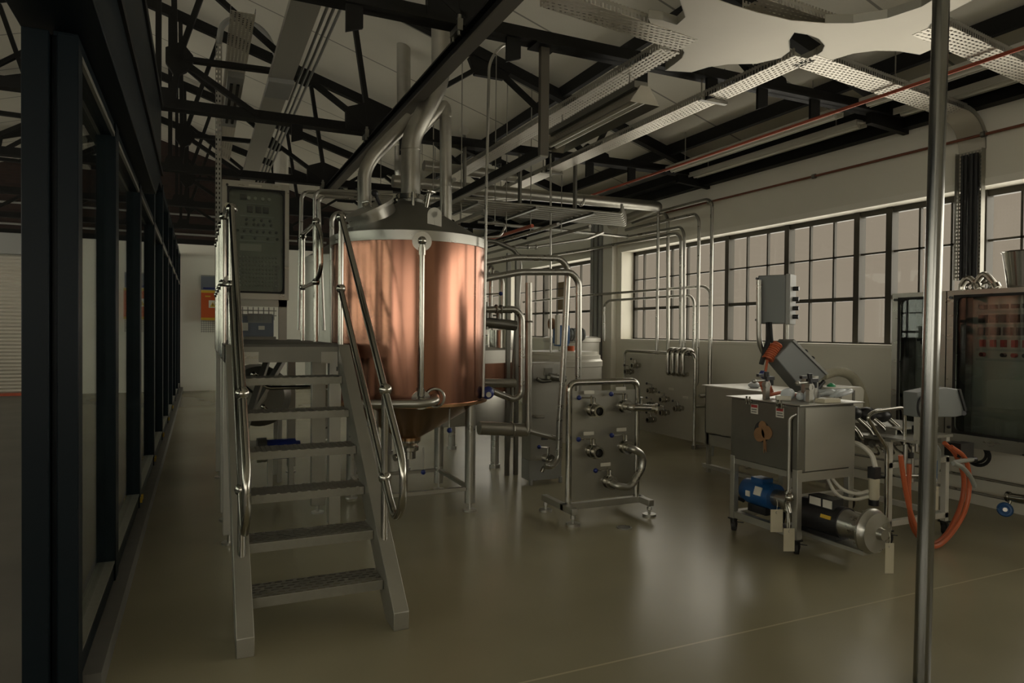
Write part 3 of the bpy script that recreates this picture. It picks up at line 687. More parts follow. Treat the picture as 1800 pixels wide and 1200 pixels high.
# ---------------------------------------------------------------- stair and platform
st = thing('staircase', 'open steel stair with punched treads and tubular handrails, in front of the copper kettle', 'staircase', (0.55, 3.4, 0))
for x in (0.155, 0.885):
    MB().prism([(x, 3.32, 0), (x, 3.49, 0), (x, 4.86, 1.19), (x, 4.86, 1.40), (x, 3.32, 0.09)], (0.078, 0, 0)).build('stringer', 'panelsteel', st, 0.003)
for i in range(6):
    y, z = 3.53+0.233*i, 0.185+0.2*i
    b = MB().box(0.235, 0.885, y, y+0.004, z-0.045, z).box(0.235, 0.885, y+0.20, y+0.204, z-0.045, z).box(0.235, 0.239, y, y+0.2, z-0.045, z).box(0.881, 0.885, y, y+0.2, z-0.045, z).build('tread', 'galv', st)
    box(0.236, 0.884, y, y+0.204, z, z+0.004).build('grating', 'grating', b)
RR = 0.0205
for x in (0.92, 0.195):
    MB().tube([(x, 4.97, 2.33), (x, 3.44, 0.97), (x, 3.29, 0.84), (x, 3.29, 0.64), (x, 3.42, 0.53), (x, 3.55, 0.60), (x, 3.66, 0.70)], RR, 0.09).build('handrail', 'polished', st)
    MB().cyl((x, 4.97, 1.80), (x, 3.66, 0.70), RR).build('mid_rail', 'polished', st)
    MB().cyl((x, 3.66, 0.19), (x, 3.66, 1.19), RR).ball((x, 3.66, 0.70), 0.036).ball((x, 3.66, 1.18), 0.036).cyl((x, 3.66, 0.18), (x, 3.66, 0.20), 0.03).build('rail_post', 'polished', st)
    MB().cyl((x, 4.96, 1.22), (x, 4.96, 2.33), RR).ball((x, 4.96, 1.80), 0.036).ball((x, 4.96, 2.31), 0.038).cyl((x, 4.96, 1.21), (x, 4.96, 1.24), 0.03).build('rail_post', 'polished', st)

pf = thing('platform', 'raised steel working platform at the top of the stair, rail posts on its left', 'platform', (0.55, 6.2, 0))
box(0.15, 0.965, 4.87, 7.65, 1.385, 1.40).build('deck', 'deck', pf)
MB().box(0.15, 0.965, 4.87, 4.90, 1.28, 1.385).box(0.15, 0.965, 7.62, 7.65, 1.28, 1.385).box(0.15, 0.18, 4.87, 7.65, 1.28, 1.385).box(0.935, 0.965, 4.87, 7.65, 1.28, 1.385).build('edge_beam', 'darksteel', pf)
for xa, xb in ((0.24, 0.36), (0.77, 0.88)): box(xa, xb, 4.855, 4.87, 1.27, 1.35).build('stair_bracket', 'steel', pf)
for x, y, w_ in ((0.91, 5.15, 0.085), (0.885, 5.74, 0.11), (0.88, 7.5, 0.08), (0.19, 5.15, 0.08), (0.19, 5.80, 0.08), (0.19, 7.5, 0.08)):
    lg = box(x-w_/2, x+w_/2, y-0.04, y+0.04, 0.07, 1.28).build('leg', 'satin', pf, 0.003)
    MB().cyl((x, y, 0.012), (x, y, 0.07), 0.012, n=8).cyl((x, y, 0), (x, y, 0.014), 0.05).build('foot', 'steel', lg)
MB().bar((0.19, 5.2, 0.45), (0.55, 6.3, 1.28), 0.045, 0.045).bar((0.19, 5.9, 0.5), (0.8, 7.2, 1.26), 0.05, 0.05).build('brace', 'satin', pf)
ypos = (5.46, 5.92, 6.38, 6.84, 7.30)
for y in ypos:
    MB().cyl((0.16, y, 1.30), (0.16, y, 2.33), RR).ball((0.16, y, 2.33), 0.034).ball((0.16, y, 1.84), 0.034).build('rail_post', 'polished', pf)
MB().cyl((0.17, 4.97, 2.33), (0.16, 7.3, 2.33), RR).build('top_rail', 'polished', pf); MB().cyl((0.17, 4.97, 1.84), (0.16, 7.3, 1.84), RR).build('mid_rail', 'polished', pf)
MB().tube([(0.90, 6.8, 1.40), (0.90, 6.8, 2.42), (0.90, 5.98, 2.42), (0.92, 5.86, 2.30), (0.92, 5.86, 2.0), (0.90, 5.98, 1.91), (0.90, 6.8, 1.91)], RR, 0.07).ball((0.90, 6.8, 1.91), 0.034).ball((0.90, 6.8, 2.40), 0.034).build('return_rail', 'polished', pf)
MB().cyl((0.90, 5.98, 1.40), (0.90, 5.98, 2.42), RR).ball((0.90, 5.98, 1.91), 0.034).ball((0.90, 5.98, 2.42), 0.036).build('rail_post', 'polished', pf)

# tall control cabinet on the platform
def knob(m, p, d, r_, l): return m.cyl(p, V(p)+V(d)*l, r_, n=10)
cb = thing('platform_control_cabinet', 'tall stainless control cabinet with a round-cornered glazed door, standing on the platform', 'control cabinet', (0.5, 7.3, 1.4))
cx0, cx1, cy, cz0, cz1 = 0.195, 0.815, 7.20, 1.80, 2.95
MB().box(cx0, cx1, cy+0.24, cy+0.25, cz0, cz1).box(cx0, cx0+0.01, cy, cy+0.25, cz0, cz1).box(cx1-0.01, cx1, cy, cy+0.25, cz0, cz1).box(cx0, cx1, cy, cy+0.25, cz0, cz0+0.01).box(cx0, cx1, cy, cy+0.25, cz1-0.01, cz1).build('case', 'steel', cb)
dr = MB().ringplate((cx0, cy, cz0), (1, 0, 0), (0, 0, 1), (0, -1, 0), cx1-cx0, cz1-cz0, 0.06, 0.055, 0.075, 0.075, 0.045, 0.02).build('door', 'steel', cb)
MB().ringplate((cx0+0.045, cy-0.022, cz0+0.06), (1, 0, 0), (0, 0, 1), (0, -1, 0), cx1-cx0-0.085, cz1-cz0-0.12, 0.018, 0.018, 0.018, 0.018, 0.04, 0.006).build('gasket', 'rubber', dr)
box(cx0+0.05, cx1-0.05, cy-0.008, cy-0.004, cz0+0.07, cz1-0.07).build('glass', 'glass', dr)
knob(MB(), (cx0+0.045, cy-0.02, 2.90), (0, -1, 0), 0.012, 0.02).build('lock', 'plastic', dr)
box(cx0+0.24, cx0+0.36, cy-0.024, cy-0.02, 2.905, 2.925).build('name_plate', 'label', dr)
box(cx0+0.05, cx1-0.05, cy+0.06, cy+0.065, cz0+0.06, cz1-0.06).build('back_plate', 'darksteel', cb)
yb = cy+0.058
box(0.36, 0.42, yb-0.04, yb, 2.78, 2.83).build('main_switch', 'plastic', cb)
for x in (0.44, 0.50, 0.57, 0.63): knob(MB(), (x, yb, 2.80), (0, -1, 0), 0.017, 0.03).build('push_button', 'label', cb)
box(0.42, 0.64, yb-0.01, yb, 2.74, 2.755).build('label_strip', 'greylight', cb)
for x in (0.45, 0.53, 0.60): box(x-0.026, x+0.026, yb-0.03, yb, 2.66, 2.72).build('meter', 'plastic', cb)
for z in (2.625, 2.51, 2.44, 2.38): box(0.36, 0.68, yb-0.01, yb, z-0.008, z+0.008).build('label_strip', 'greylight', cb)
for z, xs in ((2.59, (0.42, 0.49, 0.56, 0.64)), (2.545, (0.42, 0.49, 0.53, 0.58, 0.65)), (2.475, (0.34, 0.40, 0.46, 0.52, 0.58, 0.64, 0.70)), (2.41, (0.38, 0.50, 0.62, 0.71))):
    for x in xs: knob(MB(), (x, yb, z), (0, -1, 0), 0.013, 0.03).build('indicator', 'plastic', cb)
MB().box(0.36, 0.56, yb-0.01, yb, 2.28, 2.35).build('blank_plate', 'satin', cb)
m = MB()
for i in range(8):
    for j in range(14): m.ball((0.30+0.031*j, yb, 1.94+0.04*i), 0.009, 6)
m.build('dimpled_panel', 'satin', cb)
MB().box(0.72, 0.80, cy, cy+0.03, 1.40, 1.80).box(0.21, 0.26, cy, cy+0.03, 1.40, 1.80).box(0.21, 0.80, cy, cy+0.03, 1.73, 1.80).build('stand', 'satin', cb)
box(0.27, 0.72, cy+0.2, cy+0.204, 1.60, 1.73).build('vent_grille', 'mesh', cb)
ec = thing('electrical_case', 'small dark teal electrical case with paper labels on the platform under the control cabinet', 'electrical box', (0.5, 7.5, 1.4))
box(0.32, 0.70, 7.46, 7.60, 1.43, 1.66).build('case', 'poster', ec, 0.008); box(0.30, 0.72, 7.44, 7.62, 1.40, 1.43).build('base', 'darksteel', ec)
box(0.45, 0.68, 7.45, 7.46, 1.57, 1.665).build('cover', 'greylight', ec)
MB().box(0.38, 0.45, 7.452, 7.46, 1.49, 1.57).box(0.55, 0.61, 7.452, 7.46, 1.50, 1.54).build('paper_label', 'label', ec)
# bits under the platform
pm = thing('transfer_pump', 'small pump with blue motor standing on the floor under the platform', 'pump', (0.6, 6.5, 0))
MB().cyl((0.55, 6.5, 0.42), (0.80, 6.5, 0.42), 0.09).cyl((0.80, 6.5, 0.42), (0.84, 6.5, 0.42), 0.07).build('motor', 'blue', pm); MB().cyl((0.47, 6.5, 0.42), (0.55, 6.5, 0.42), 0.11).build('pump_head', 'steel', pm)
MB().box(0.56, 0.60, 6.45, 6.55, 0, 0.34).box(0.74, 0.78, 6.45, 6.55, 0, 0.34).build('stand', 'satin', pm)
lt_ = thing('under_platform_tank', 'dark lying steel tank with a round manhole, under the far end of the platform', 'tank', (0.53, 7.2, 0))
MB().lathe([(0.0, 0), (0.22, 0.0), (0.29, 0.06), (0.29, 0.62), (0.22, 0.68), (0.0, 0.68)], (0.53, 6.92, 0.86), 40, (0, 1, 0)).build('shell', 'darksteel', lt_)
MB().cyl((0.47, 6.92, 0.90), (0.47, 6.87, 0.90), 0.12, n=28).build('manhole', 'steel', lt_)
MB().tube([(0.40, 6.88, 0.96), (0.40, 6.83, 0.96), (0.54, 6.83, 0.84), (0.54, 6.88, 0.84)], 0.012, 0.02, 8).build('clamp_bar', 'polished', lt_)
for y in (7.05, 7.45): MB().box(0.32, 0.36, y-0.02, y+0.02, 0, 0.66).build('leg', 'satin', lt_); MB().box(0.70, 0.74, y-0.02, y+0.02, 0, 0.66).build('leg', 'satin', lt_)
box(0.30, 0.76, 6.95, 7.6, 0.30, 0.34).build('shelf', 'darksteel', lt_)
tag(MB().tube([(0.42, 6.2, 1.12), (0.52, 6.2, 1.0), (0.95, 6.2, 1.0), (1.2, 6.2, 1.0)], 0.018, 0.05).ball((0.42, 6.2, 1.12), 0.025).build('drain_pipe', 'polished'), 'bent drain pipe just under the platform deck, upper of the two behind the stair', 'pipe', 'pipes under the platform')
tag(MB().tube([(0.5, 6.2, 0.84), (0.56, 6.2, 0.78), (0.95, 6.2, 0.78), (1.2, 6.2, 0.78)], 0.016, 0.05).ball((0.5, 6.2, 0.84), 0.022).build('drain_pipe', 'polished'), 'bent drain pipe under the platform, lower of the two behind the stair', 'pipe', 'pipes under the platform')


# ---------------------------------------------------------------- vessels
KX, KY, KR = 1.65, 5.73, 0.655
FD = V((-0.277, -0.961, 0)); RD = V((0.961, -0.277, 0))      # towards the viewer, to the viewer's right
def kp(f, r_, z): return V((KX, KY, z))+FD*f+RD*r_
k = thing('copper_kettle', 'big copper-clad brewing kettle with conical steel lid, right behind the stair', 'kettle', (KX, KY, 0))
MB().lathe([(KR, 0.93), (KR, 2.20)], (KX, KY, 0), 96).build('copper_shell', 'copper', k, angle=30)
MB().lathe([(KR, 2.20), (KR+0.012, 2.20), (KR+0.012, 2.275), (KR-0.02, 2.285)], (KX, KY, 0), 96).build('top_band', 'steel', k)
ld = MB().lathe([(KR-0.015, 2.283), (0.11, 2.60), (0.11, 2.63)], (KX, KY, 0), 72).build('cone_lid', 'darksteel', k)
MB().lathe([(0.10, 2.62), (0.125, 2.625), (0.125, 2.665), (0.10, 2.67)], (KX, KY, 0), 40).build('neck_clamp', 'polished', ld)
MB().lathe([(KR, 0.93), (KR+0.018, 0.928), (KR+0.018, 0.905), (KR-0.02, 0.90), (0.10, 0.585), (0.10, 0.56)], (KX, KY, 0), 72).build('bottom_cone', 'coppercone', k)
MB().lathe([(0.06, 0.40), (0.06, 0.46), (0.085, 0.47), (0.085, 0.50), (0.06, 0.51), (0.10, 0.545), (0.10, 0.57)], (KX, KY, 0), 24).cyl((KX, KY, 0.44), (KX-0.14, KY-0.05, 0.42), 0.03).build('outlet_valve', 'polished', k)
for sx in (-1, 1):
    for sy in (-1, 1):
        x, y = KX+sx*0.41, KY+sy*0.41
        lg = MB().cyl((x, y, 0.07), (x, y, 0.93), 0.044, n=18).build('leg', 'steel', k)
        MB().cyl((x, y, 0.012), (x, y, 0.07), 0.012, n=8).cyl((x, y, 0), (x, y, 0.015), 0.055).build('foot', 'steel', lg)
        c2 = 0.41
for a, b in (((-1, -1), (1, -1)), ((1, -1), (1, 1)), ((1, 1), (-1, 1)), ((-1, 1), (-1, -1))):
    MB().bar((KX+a[0]*0.41, KY+a[1]*0.41, 0.19), (KX+b[0]*0.41, KY+b[1]*0.41, 0.19), 0.03, 0.03).build('tie_bar', 'satin', k)
# manway on the lid
mc = kp(0.22, -0.30, 2.42); nrm = (V((mc.x-KX, mc.y-KY, 0)).normalized()*0.50+V((0, 0, 0.86))).normalized()
mw = MB().cyl(mc-nrm*0.08, mc+nrm*0.07, 0.20, n=40).build('manway', 'steel', ld)
MB().cyl(mc+nrm*0.07, mc+nrm*0.10, 0.215, n=40).build('manway_door', 'satin', k)
e1 = mc+nrm*0.10; sd = nrm.cross(V((0, 0, 1))).normalized()
MB().tube([e1+sd*0.05, e1+sd*0.05+nrm*0.05, e1-sd*0.05+nrm*0.05, e1-sd*0.05], 0.010, 0.02, 8).build('door_handle', 'polished', k)
MB().cyl(e1-sd*0.17, e1-sd*0.17+nrm*0.09, 0.014).ball(e1-sd*0.17+nrm*0.1, 0.03, 10).build('hand_knob', 'plastic', k)
# lifting lug
lp = kp(0.50, 0.19, 2.30)
up_ = V((0, 0, 1)); lc = lp+up_*0.125
lug = [lp-RD*0.056-up_*0.02]+[lc+(RD*-math.cos(PI*i/12)+up_*math.sin(PI*i/12))*0.056 for i in range(13)]+[lp+RD*0.056-up_*0.02, lp+RD*0.002-up_*0.02]+[lc+(RD*math.cos(-PI/2+2*PI*i/20)+up_*math.sin(-PI/2+2*PI*i/20))*0.024 for i in range(21)]+[lp-RD*0.002-up_*0.02]
MB().prism([p-FD*0.006 for p in lug], FD*0.012).build('lifting_lug', 'satin', k)
# sight tube on the front
t0 = kp(0.70, 0.09, 0); 
MB().cyl((t0.x, t0.y, 0.98), (t0.x, t0.y, 2.16), 0.021, n=16).build('sight_tube', 'polished', k)
for z in (0.97, 2.19):
    MB().cyl(kp(0.645, 0.09, z), kp(0.655+0.012, 0.09, z), 0.075, n=28).cyl(kp(0.65, 0.09, z), kp(0.70, 0.09, z), 0.022).ball((t0.x, t0.y, z), 0.034).build('tube_fitting', 'polished', k)
for za in (2.08, 1.0): MB().cyl(kp(0.70, 0.09, za), kp(0.70, 0.09, za+0.06), 0.028).build('tube_nut', 'polished', k)
# fittings by the neck
MB().cyl(kp(0.13, 0.12, 2.50), kp(0.17, 0.15, 2.66), 0.016).torus(kp(0.15, 0.15, 2.68), (0.1, -0.2, 1), 0.055, 0.010).cyl(kp(0.18, 0.02, 2.50), kp(0.19, 0.02, 2.66), 0.014).build('spray_valve', 'polished', k)
# elbow drain across the front
MB().tube([kp(0.60, 0.20, 0.985), kp(0.76, 0.20, 0.97), kp(0.80, 0.10, 0.955), kp(0.80, -0.46, 0.955)], 0.033, 0.10, 16).torus(kp(0.655, 0.20, 0.985), FD, 0.07, 0.010, 24).build('front_drain_pipe', 'steel', k)
# blue handled valve at the right edge
bp_ = (2.181, 5.38, 0.918)
MB().cyl((2.16, 5.40, 0.985), (2.30, 5.38, 0.985), 0.020).cyl((2.20, 5.39, 0.985), (2.215, 5.39, 0.985), 0.034).build('side_valve', 'polished', k)
bv = MB().ball((2.215, 5.32, 0.985), 0.056, 16, (1, 0.8, 1)).build('valve_wheel', 'blue', k); MB().cyl((2.205, 5.28, 0.975), (2.202, 5.265, 0.972), 0.022).build('hub_cap', 'label', bv)
MB().cyl(kp(0.50, 0.32, 0.90), kp(0.50, 0.32, 0.72), 0.007, n=8).build('drain_lever', 'polished', k); MB().ball(kp(0.50, 0.32, 0.71), 0.022).build('lever_knob', 'blue', k)
MB().cyl((KX+0.1, KY-0.1, 0.50), (KX+0.1, KY-0.1, 0.30), 0.007, n=8).build('drain_lever', 'polished', k); MB().ball((KX+0.1, KY-0.1, 0.29), 0.022).build('lever_knob', 'blue', k)
for z, dx in ((1.94, 0), (1.79, 0)):
    pass

# chimneys and vapour pipes
tag(MB().tube([(1.652, 5.73, 2.596), (1.649, 5.73, 3.152), (1.739, 5.73, 3.33), (1.881, 5.73, 3.617), (1.916, 5.73, 3.771), (1.909, 5.73, 4.689)], 0.083, 0.14, 24).torus((1.649, 5.73, 3.055), (0, 0, 1), 0.0845, 0.004, 24).build('vapour_stack', 'clad'), 'fat vapour chimney from the top of the copper kettle, kinked to the right', 'chimney', 'chimneys above the kettle')
tag(MB().tube([(2.301, 8.3, 3.84), (2.28, 8.3, 6.007)], 0.085, 0, 24).build('vapour_stack', 'clad'), 'straight chimney just left of the kinked one, standing farther back', 'chimney', 'chimneys above the kettle')
tag(MB().tube([(1.278, 5.83, 2.513), (1.271, 5.83, 2.846), (1.338, 5.83, 2.984), (1.676, 5.83, 3.359)], 0.058, 0.12, 20).build('vapour_pipe', 'clad'), 'thinner vapour pipe left of the kettle chimney, leaning in to meet it', 'pipe', 'vapour pipes beside the chimney')
tag(MB().tube([(1.998, 5.8, 2.45), (1.984, 5.8, 3.534), (1.735, 5.8, 3.24)], 0.053, 0.08, 20).torus((1.985, 5.8, 3.404), (0, 0, 1), 0.054, 0.003).torus((1.995, 5.8, 2.789), (0, 0, 1), 0.054, 0.003).build('vapour_pipe', 'clad'), 'vapour pipe right of the kettle chimney with a hairpin top', 'pipe', 'vapour pipes beside the chimney')
tag(MB().tube([(2.258, 8.3, 3.779), (2.261, 8.3, 3.4), (2.452, 8.3, 3.185)], 0.075, 0.08, 20).build('vapour_pipe', 'clad'), 'short vapour elbow behind the fat kettle chimney', 'pipe', 'vapour pipes beside the chimney')
tag(MB().tube([(1.419, 14.0, 6.135), (1.437, 14.0, 4.265)], 0.14, 0, 20).build('vapour_stack', 'tankwhite'), 'pale flue high above the platform control cabinet, near the end wall', 'chimney')

# second vessel, low copper, behind on the right
v2 = thing('low_copper_vessel', 'low wide copper-clad vessel with pale rim behind the kettle on the right', 'vessel', (2.55, 7.60, 0))
c0 = (2.55, 7.60, 0)
MB().lathe([(0.88, 0.84), (0.88, 1.16)], c0, 72).build('copper_shell', 'copper', v2)
MB().lathe([(0.88, 1.16), (0.895, 1.16), (0.895, 1.30), (0.86, 1.31), (0.0, 1.42)], c0, 72).build('lid', 'tankwhite', v2)
MB().lathe([(0.88, 0.84), (0.89, 0.82), (0.86, 0.5), (0.2, 0.40), (0.0, 0.40)], c0, 72).build('steel_base', 'satin', v2)
for x, y in ((2.97, 6.92), (2.0, 7.1), (2.93, 8.22), (2.1, 8.2)):
    lg = MB().cyl((x, y, 0.04), (x, y, 0.85), 0.045, n=16).build('leg', 'steel', v2); MB().cyl((x, y, 0), (x, y, 0.04), 0.06).build('foot', 'steel', lg)
mh = MB().cyl((3.12, 7.1, 1.32), (3.12, 7.1, 1.52), 0.16, n=28).build('chrome_manhole', 'polished', v2); MB().tube([(2.92, 7.0, 1.3), (2.92, 7.0, 1.56), (3.28, 7.0, 1.56), (3.28, 7.0, 1.3)], 0.012, 0.03, 8).build('hand_grip', 'polished', v2)
# third vessel, white, behind the platform
v3 = thing('white_steel_vessel', 'tall pale steel vessel with dark cone lid behind the platform, left of the kettle', 'vessel', (1.93, 9.3, 0))
c0 = (1.93, 9.3, 0)
MB().lathe([(0.66, 0.75), (0.66, 2.38), (0.67, 2.38), (0.67, 2.46), (0.65, 2.47)], c0, 72).build('shell', 'tankwhite', v3)
MB().lathe([(0.65, 2.47), (0.14, 2.78), (0.14, 2.92), (0.0, 2.92)], c0, 60).build('cone_lid', 'darksteel', v3)
MB().lathe([(0.66, 0.75), (0.10, 0.45), (0, 0.45)], c0, 60).build('bottom_cone', 'satin', v3)
for a in (45, 135, 225, 315):
    x, y = 1.93+0.5*math.cos(R(a)), 9.3+0.5*math.sin(R(a))
    MB().cyl((x, y, 0), (x, y, 0.8), 0.045, n=14).build('leg', 'steel', v3)

# white tank with mixer drive near the wall, and one behind
v4 = thing('mixing_tank', 'round pale tank with a flanged lid and blue mixer drive, beside the window wall', 'tank', (4.75, 8.6, 0))
c0 = (4.75, 8.6, 0)
MB().lathe([(0.0, 0.0), (0.55, 0.0), (0.55, 1.02), (0.56, 1.03), (0.56, 1.10), (0.53, 1.13)], c0, 64).build('shell', 'tankwhite', v4)
MB().lathe([(0.53, 1.13), (0.53, 1.18), (0.50, 1.19), (0.50, 1.23), (0.0, 1.25)], c0, 64).build('lid', 'plasticwhite', v4)
dv = V((4.526, 8.45, 1.372))
MB().cyl((4.62, 8.45, 1.24), (4.62, 8.45, 1.36), 0.03).build('shaft', 'steel', v4)
MB().box(4.54, 4.72, 8.36, 8.54, 1.34, 1.60).cyl((4.63, 8.45, 1.34), (4.63, 8.45, 1.31), 0.11).build('gearbox', 'motorblue', v4, 0.01)
m = MB().cyl((4.72, 8.45, 1.47), (4.98, 8.45, 1.47), 0.085, n=20)
for i in range(5): m.cyl((4.75+0.05*i, 8.45, 1.47), (4.765+0.05*i, 8.45, 1.47), 0.095, n=20)
m.build('motor', 'grey', v4)
MB().box(4.50, 4.545, 8.33, 8.40, 1.33, 1.74).build('drive_box', 'plasticwhite', v4); MB().cyl((4.48, 8.5, 1.62), (4.52, 8.5, 1.62), 0.08).build('fan_cover', 'brown', v4)
MB().cyl((4.76, 8.4, 1.24), (4.76, 8.4, 1.31), 0.05).build('orange_cap', 'orange', v4)
v5 = thing('buffer_tank', 'plain pale round tank tucked behind the mixing tank by the wall', 'tank', (5.62, 9.9, 0))
MB().lathe([(0, 0), (0.46, 0), (0.46, 1.34), (0.48, 1.35), (0.48, 1.41), (0.42, 1.43), (0.0, 1.46)], (5.62, 9.9, 0), 56).build('shell', 'tankwhite', v5)

# plate heat exchanger cabinet
hx = thing('heat_exchanger', 'narrow steel heat exchanger cabinet on the floor just left of the front valve stand', 'heat exchanger', (3.1, 6.05, 0))
box(2.94, 3.30, 5.97, 6.17, 0.24, 1.20).build('cabinet', 'satin', hx, 0.006)
MB().box(2.94, 3.30, 5.99, 6.17, 0.04, 0.24).box(2.94, 2.97, 5.97, 6.0, 0, 0.06).box(3.27, 3.30, 5.97, 6.0, 0, 0.06).build('base', 'greylight', hx, 0.004)
box(2.955, 3.285, 5.955, 5.97, 1.02, 1.19).build('top_plate', 'steel', hx, 0.003)
MB().tube([(2.97, 5.90, 1.05), (3.02, 5.90, 1.02), (3.12, 5.90, 1.03)], 0.018, 0.03).box(3.07, 3.15, 5.92, 5.96, 1.08, 1.15).cyl((3.10, 5.9, 1.07), (3.28, 5.9, 1.04), 0.035).build('clamp_bar', 'darksteel', hx)
MB().tube([(2.97, 5.97, 0.68), (2.97, 5.90, 0.68), (3.05, 5.90, 0.68)], 0.016, 0.02).build('handle', 'steel', hx)
vv = MB().cyl((3.10, 5.97, 0.26), (3.10, 5.84, 0.26), 0.04).cyl((3.10, 5.86, 0.26), (3.10, 5.845, 0.26), 0.055).cyl((3.10, 5.9, 0.26), (3.10, 5.9, 0.38), 0.015).tube([(3.10, 5.84, 0.26), (3.03, 5.82, 0.24), (2.99, 5.82, 0.16)], 0.018, 0.04).build('drain_valve', 'polished', hx)
MB().ball((2.99, 5.88, 0.39), 0.02).build('valve_knob', 'blue', vv); MB().cyl((2.99, 5.88, 0.39), (3.10, 5.9, 0.375), 0.006, n=6).build('lever', 'polished', vv)
box(3.06, 3.13, 5.96, 5.97, 0.44, 0.47).build('name_plate', 'ink', hx)


# ---------------------------------------------------------------- process pipework
def pipe(pts, r_, label, mat='polished', fil=0.06, group='process pipes', name='process_pipe', cat='pipe', joints=(), hang=()):
    m = MB().tube(pts, r_, fil, 14)
    for j in joints: m.torus(j[0], j[1], r_+0.006, 0.008, 16)
    o = tag(m.build(name, mat), label, cat, group)
    for h in hang: MB().cyl(h, (h[0], h[1], roof_z(h[0])), 0.006, n=6).build('hanger', 'galv', o)
    return o
pipe([(2.353, 5.75, 2.124), (2.654, 5.75, 2.192), (3.133, 5.75, 2.206), (3.215, 5.75, 2.123), (3.175, 5.75, 1.194), (3.139, 5.75, 0.583), (3.136, 5.75, 0.288), (3.062, 5.75, 0.217), (2.983, 5.75, 0.234)], 0.030, 'upper of two pipes curving from the kettle side and slanting down to the heat exchanger', 'steel')
pipe([(2.274, 5.58, 1.965), (2.633, 5.58, 2.041), (3.157, 5.58, 2.064), (3.237, 5.58, 1.982), (3.253, 5.58, 0.099)], 0.031, 'lower of two pipes curving from the kettle side, dropping straight behind the front valve stand', 'steel')
pipe([(2.309, 5.62, 1.696), (2.604, 5.62, 1.708), (2.668, 5.62, 1.642), (2.675, 5.62, 0.936), (2.601, 5.62, 0.881), (2.315, 5.62, 0.998)], 0.029, 'pipe bent like a bracket out of the kettle side and back in below', 'steel', joints=[((2.413, 5.62, 1.704), (1, 0, 0)), ((2.458, 5.62, 1.705), (1, 0, 0))])
pipe([(2.408, 5.22, 3.915), (2.283, 5.22, 3.883), (2.162, 5.22, 3.731), (2.146, 5.22, 2.685), (2.131, 5.22, 0.963)], 0.012, 'very thin conduit falling from the roof steel along the right edge of the kettle', 'steel', 0.12)
pipe([(2.831, 5.82, 1.966), (2.845, 5.82, 0.562)], 0.034, 'pale lagged upright pipe just left of the heat exchanger', 'clad', joints=[((2.835, 5.82, 1.6), (0, 0, 1))])
pipe([(2.355, 5.86, 0.609), (2.847, 5.86, 0.562)], 0.062, 'fat lagged horizontal pipe low down right of the kettle legs', 'clad', 0.02, joints=[((2.691, 5.86, 0.575), (1, 0, 0))])
pipe([(2.832, 5.78, 0.563), (3.162, 5.78, 0.468)], 0.024, 'short sloping pipe joining the fat lagged pipe to the slanting drop', 'steel')
pipe([(2.625, 6.45, 0.977), (2.99, 6.45, 0.968)], 0.046, 'short lagged horizontal pipe in front of the low copper vessel', 'clad')
pf2 = thing('pipe_support', 'slim dark steel frame of two uprights between the kettle and the windows', 'frame', (2.98, 6.5, 0))
for px_ in (2.93, 3.03): box(px_-0.02, px_+0.02, 6.48, 6.52, 0, 2.32).build('upright', 'darksteel', pf2)
for z in (1.55, 0.95): MB().cyl((2.2, 6.5, z), (3.03, 6.5, z), 0.016).build('rail', 'steel', pf2)
vm = thing('valve_manifold', 'dark cluster of valves and fittings on the right of the kettle at mid height', 'valve', (2.6, 5.95, 1.6))
MB().cyl((2.30, 5.95, 1.70), (2.72, 5.95, 1.70), 0.022).cyl((2.34, 5.95, 1.60), (2.76, 5.95, 1.56), 0.05).cyl((2.45, 5.95, 1.52), (2.45, 5.95, 1.78), 0.03).cyl((2.58, 5.95, 1.55), (2.58, 5.95, 1.72), 0.022).build('body', 'darksteel', vm)
MB().cyl((2.43, 5.92, 1.78), (2.43, 5.92, 1.86), 0.012).cyl((2.43, 5.92, 1.85), (2.57, 5.90, 1.86), 0.007).build('lever', 'polished', vm); MB().ball((2.58, 5.90, 1.86), 0.02).build('knob', 'blue', vm)
MB().tube([(2.52, 6.0, 1.6), (2.52, 6.0, 2.02), (2.58, 6.0, 2.08), (2.64, 6.0, 2.0), (2.64, 6.0, 1.6)], 0.02, 0.05).torus((2.52, 6.0, 2.08), (1, 0, 0), 0.05, 0.012).build('loop_pipe', 'steel', vm)

# overhead
pipe([(2.498, 8.1, 3.53), (3.729, 8.1, 3.516)], 0.066, 'upper fat lagged pipe across the hall above the kettle', 'clad', joints=[((3.527, 8.1, 3.518), (1, 0, 0))], group='overhead lagged pipes')
pipe([(2.056, 7.9, 3.259), (3.172, 7.9, 3.257), (5.86, 7.9, 3.28), (5.92, 9.2, 3.20)], 0.072, 'longest fat lagged pipe, crossing from the chimney to the window wall', 'clad', 0.05, 'overhead lagged pipes', joints=[((4.614, 7.9, 3.257), (1, 0, 0))])
pipe([(2.53, 9.4, 3.267), (4.569, 9.4, 3.571)], 0.05, 'lagged pipe crossing farther back under the upper fat one', 'clad', 0.02, 'overhead lagged pipes', hang=[(4.096, 9.4, 3.502)])
pipe([(5.9, 7.95, 3.22), (5.9, 7.95, 0.45), (5.83, 7.95, 0.45)], 0.021, 'upright pipe dropping from the corner of the longest lagged pipe', 'steel', 0.05, 'upright pipes by the window')
for i in range(7):
    y = 6.95+0.12*i
    pipe([(2.55, y, 2.93), (4.55+0.09*i, y, 2.93), (4.62+0.09*i, y, 2.93), (4.62+0.09*i, y, 3.05)], 0.017, ('nearest', 'second', 'third', 'fourth, middle', 'fifth', 'sixth', 'farthest')[i]+' pipe in the flat rack of seven across the hall', 'galv', 0.04, 'pipe rack across the hall')
rk = thing('pipe_rack_hanger', 'dark hanger frame carrying the flat rack of seven pipes', 'hanger', (3.9, 7.3, 2.9))
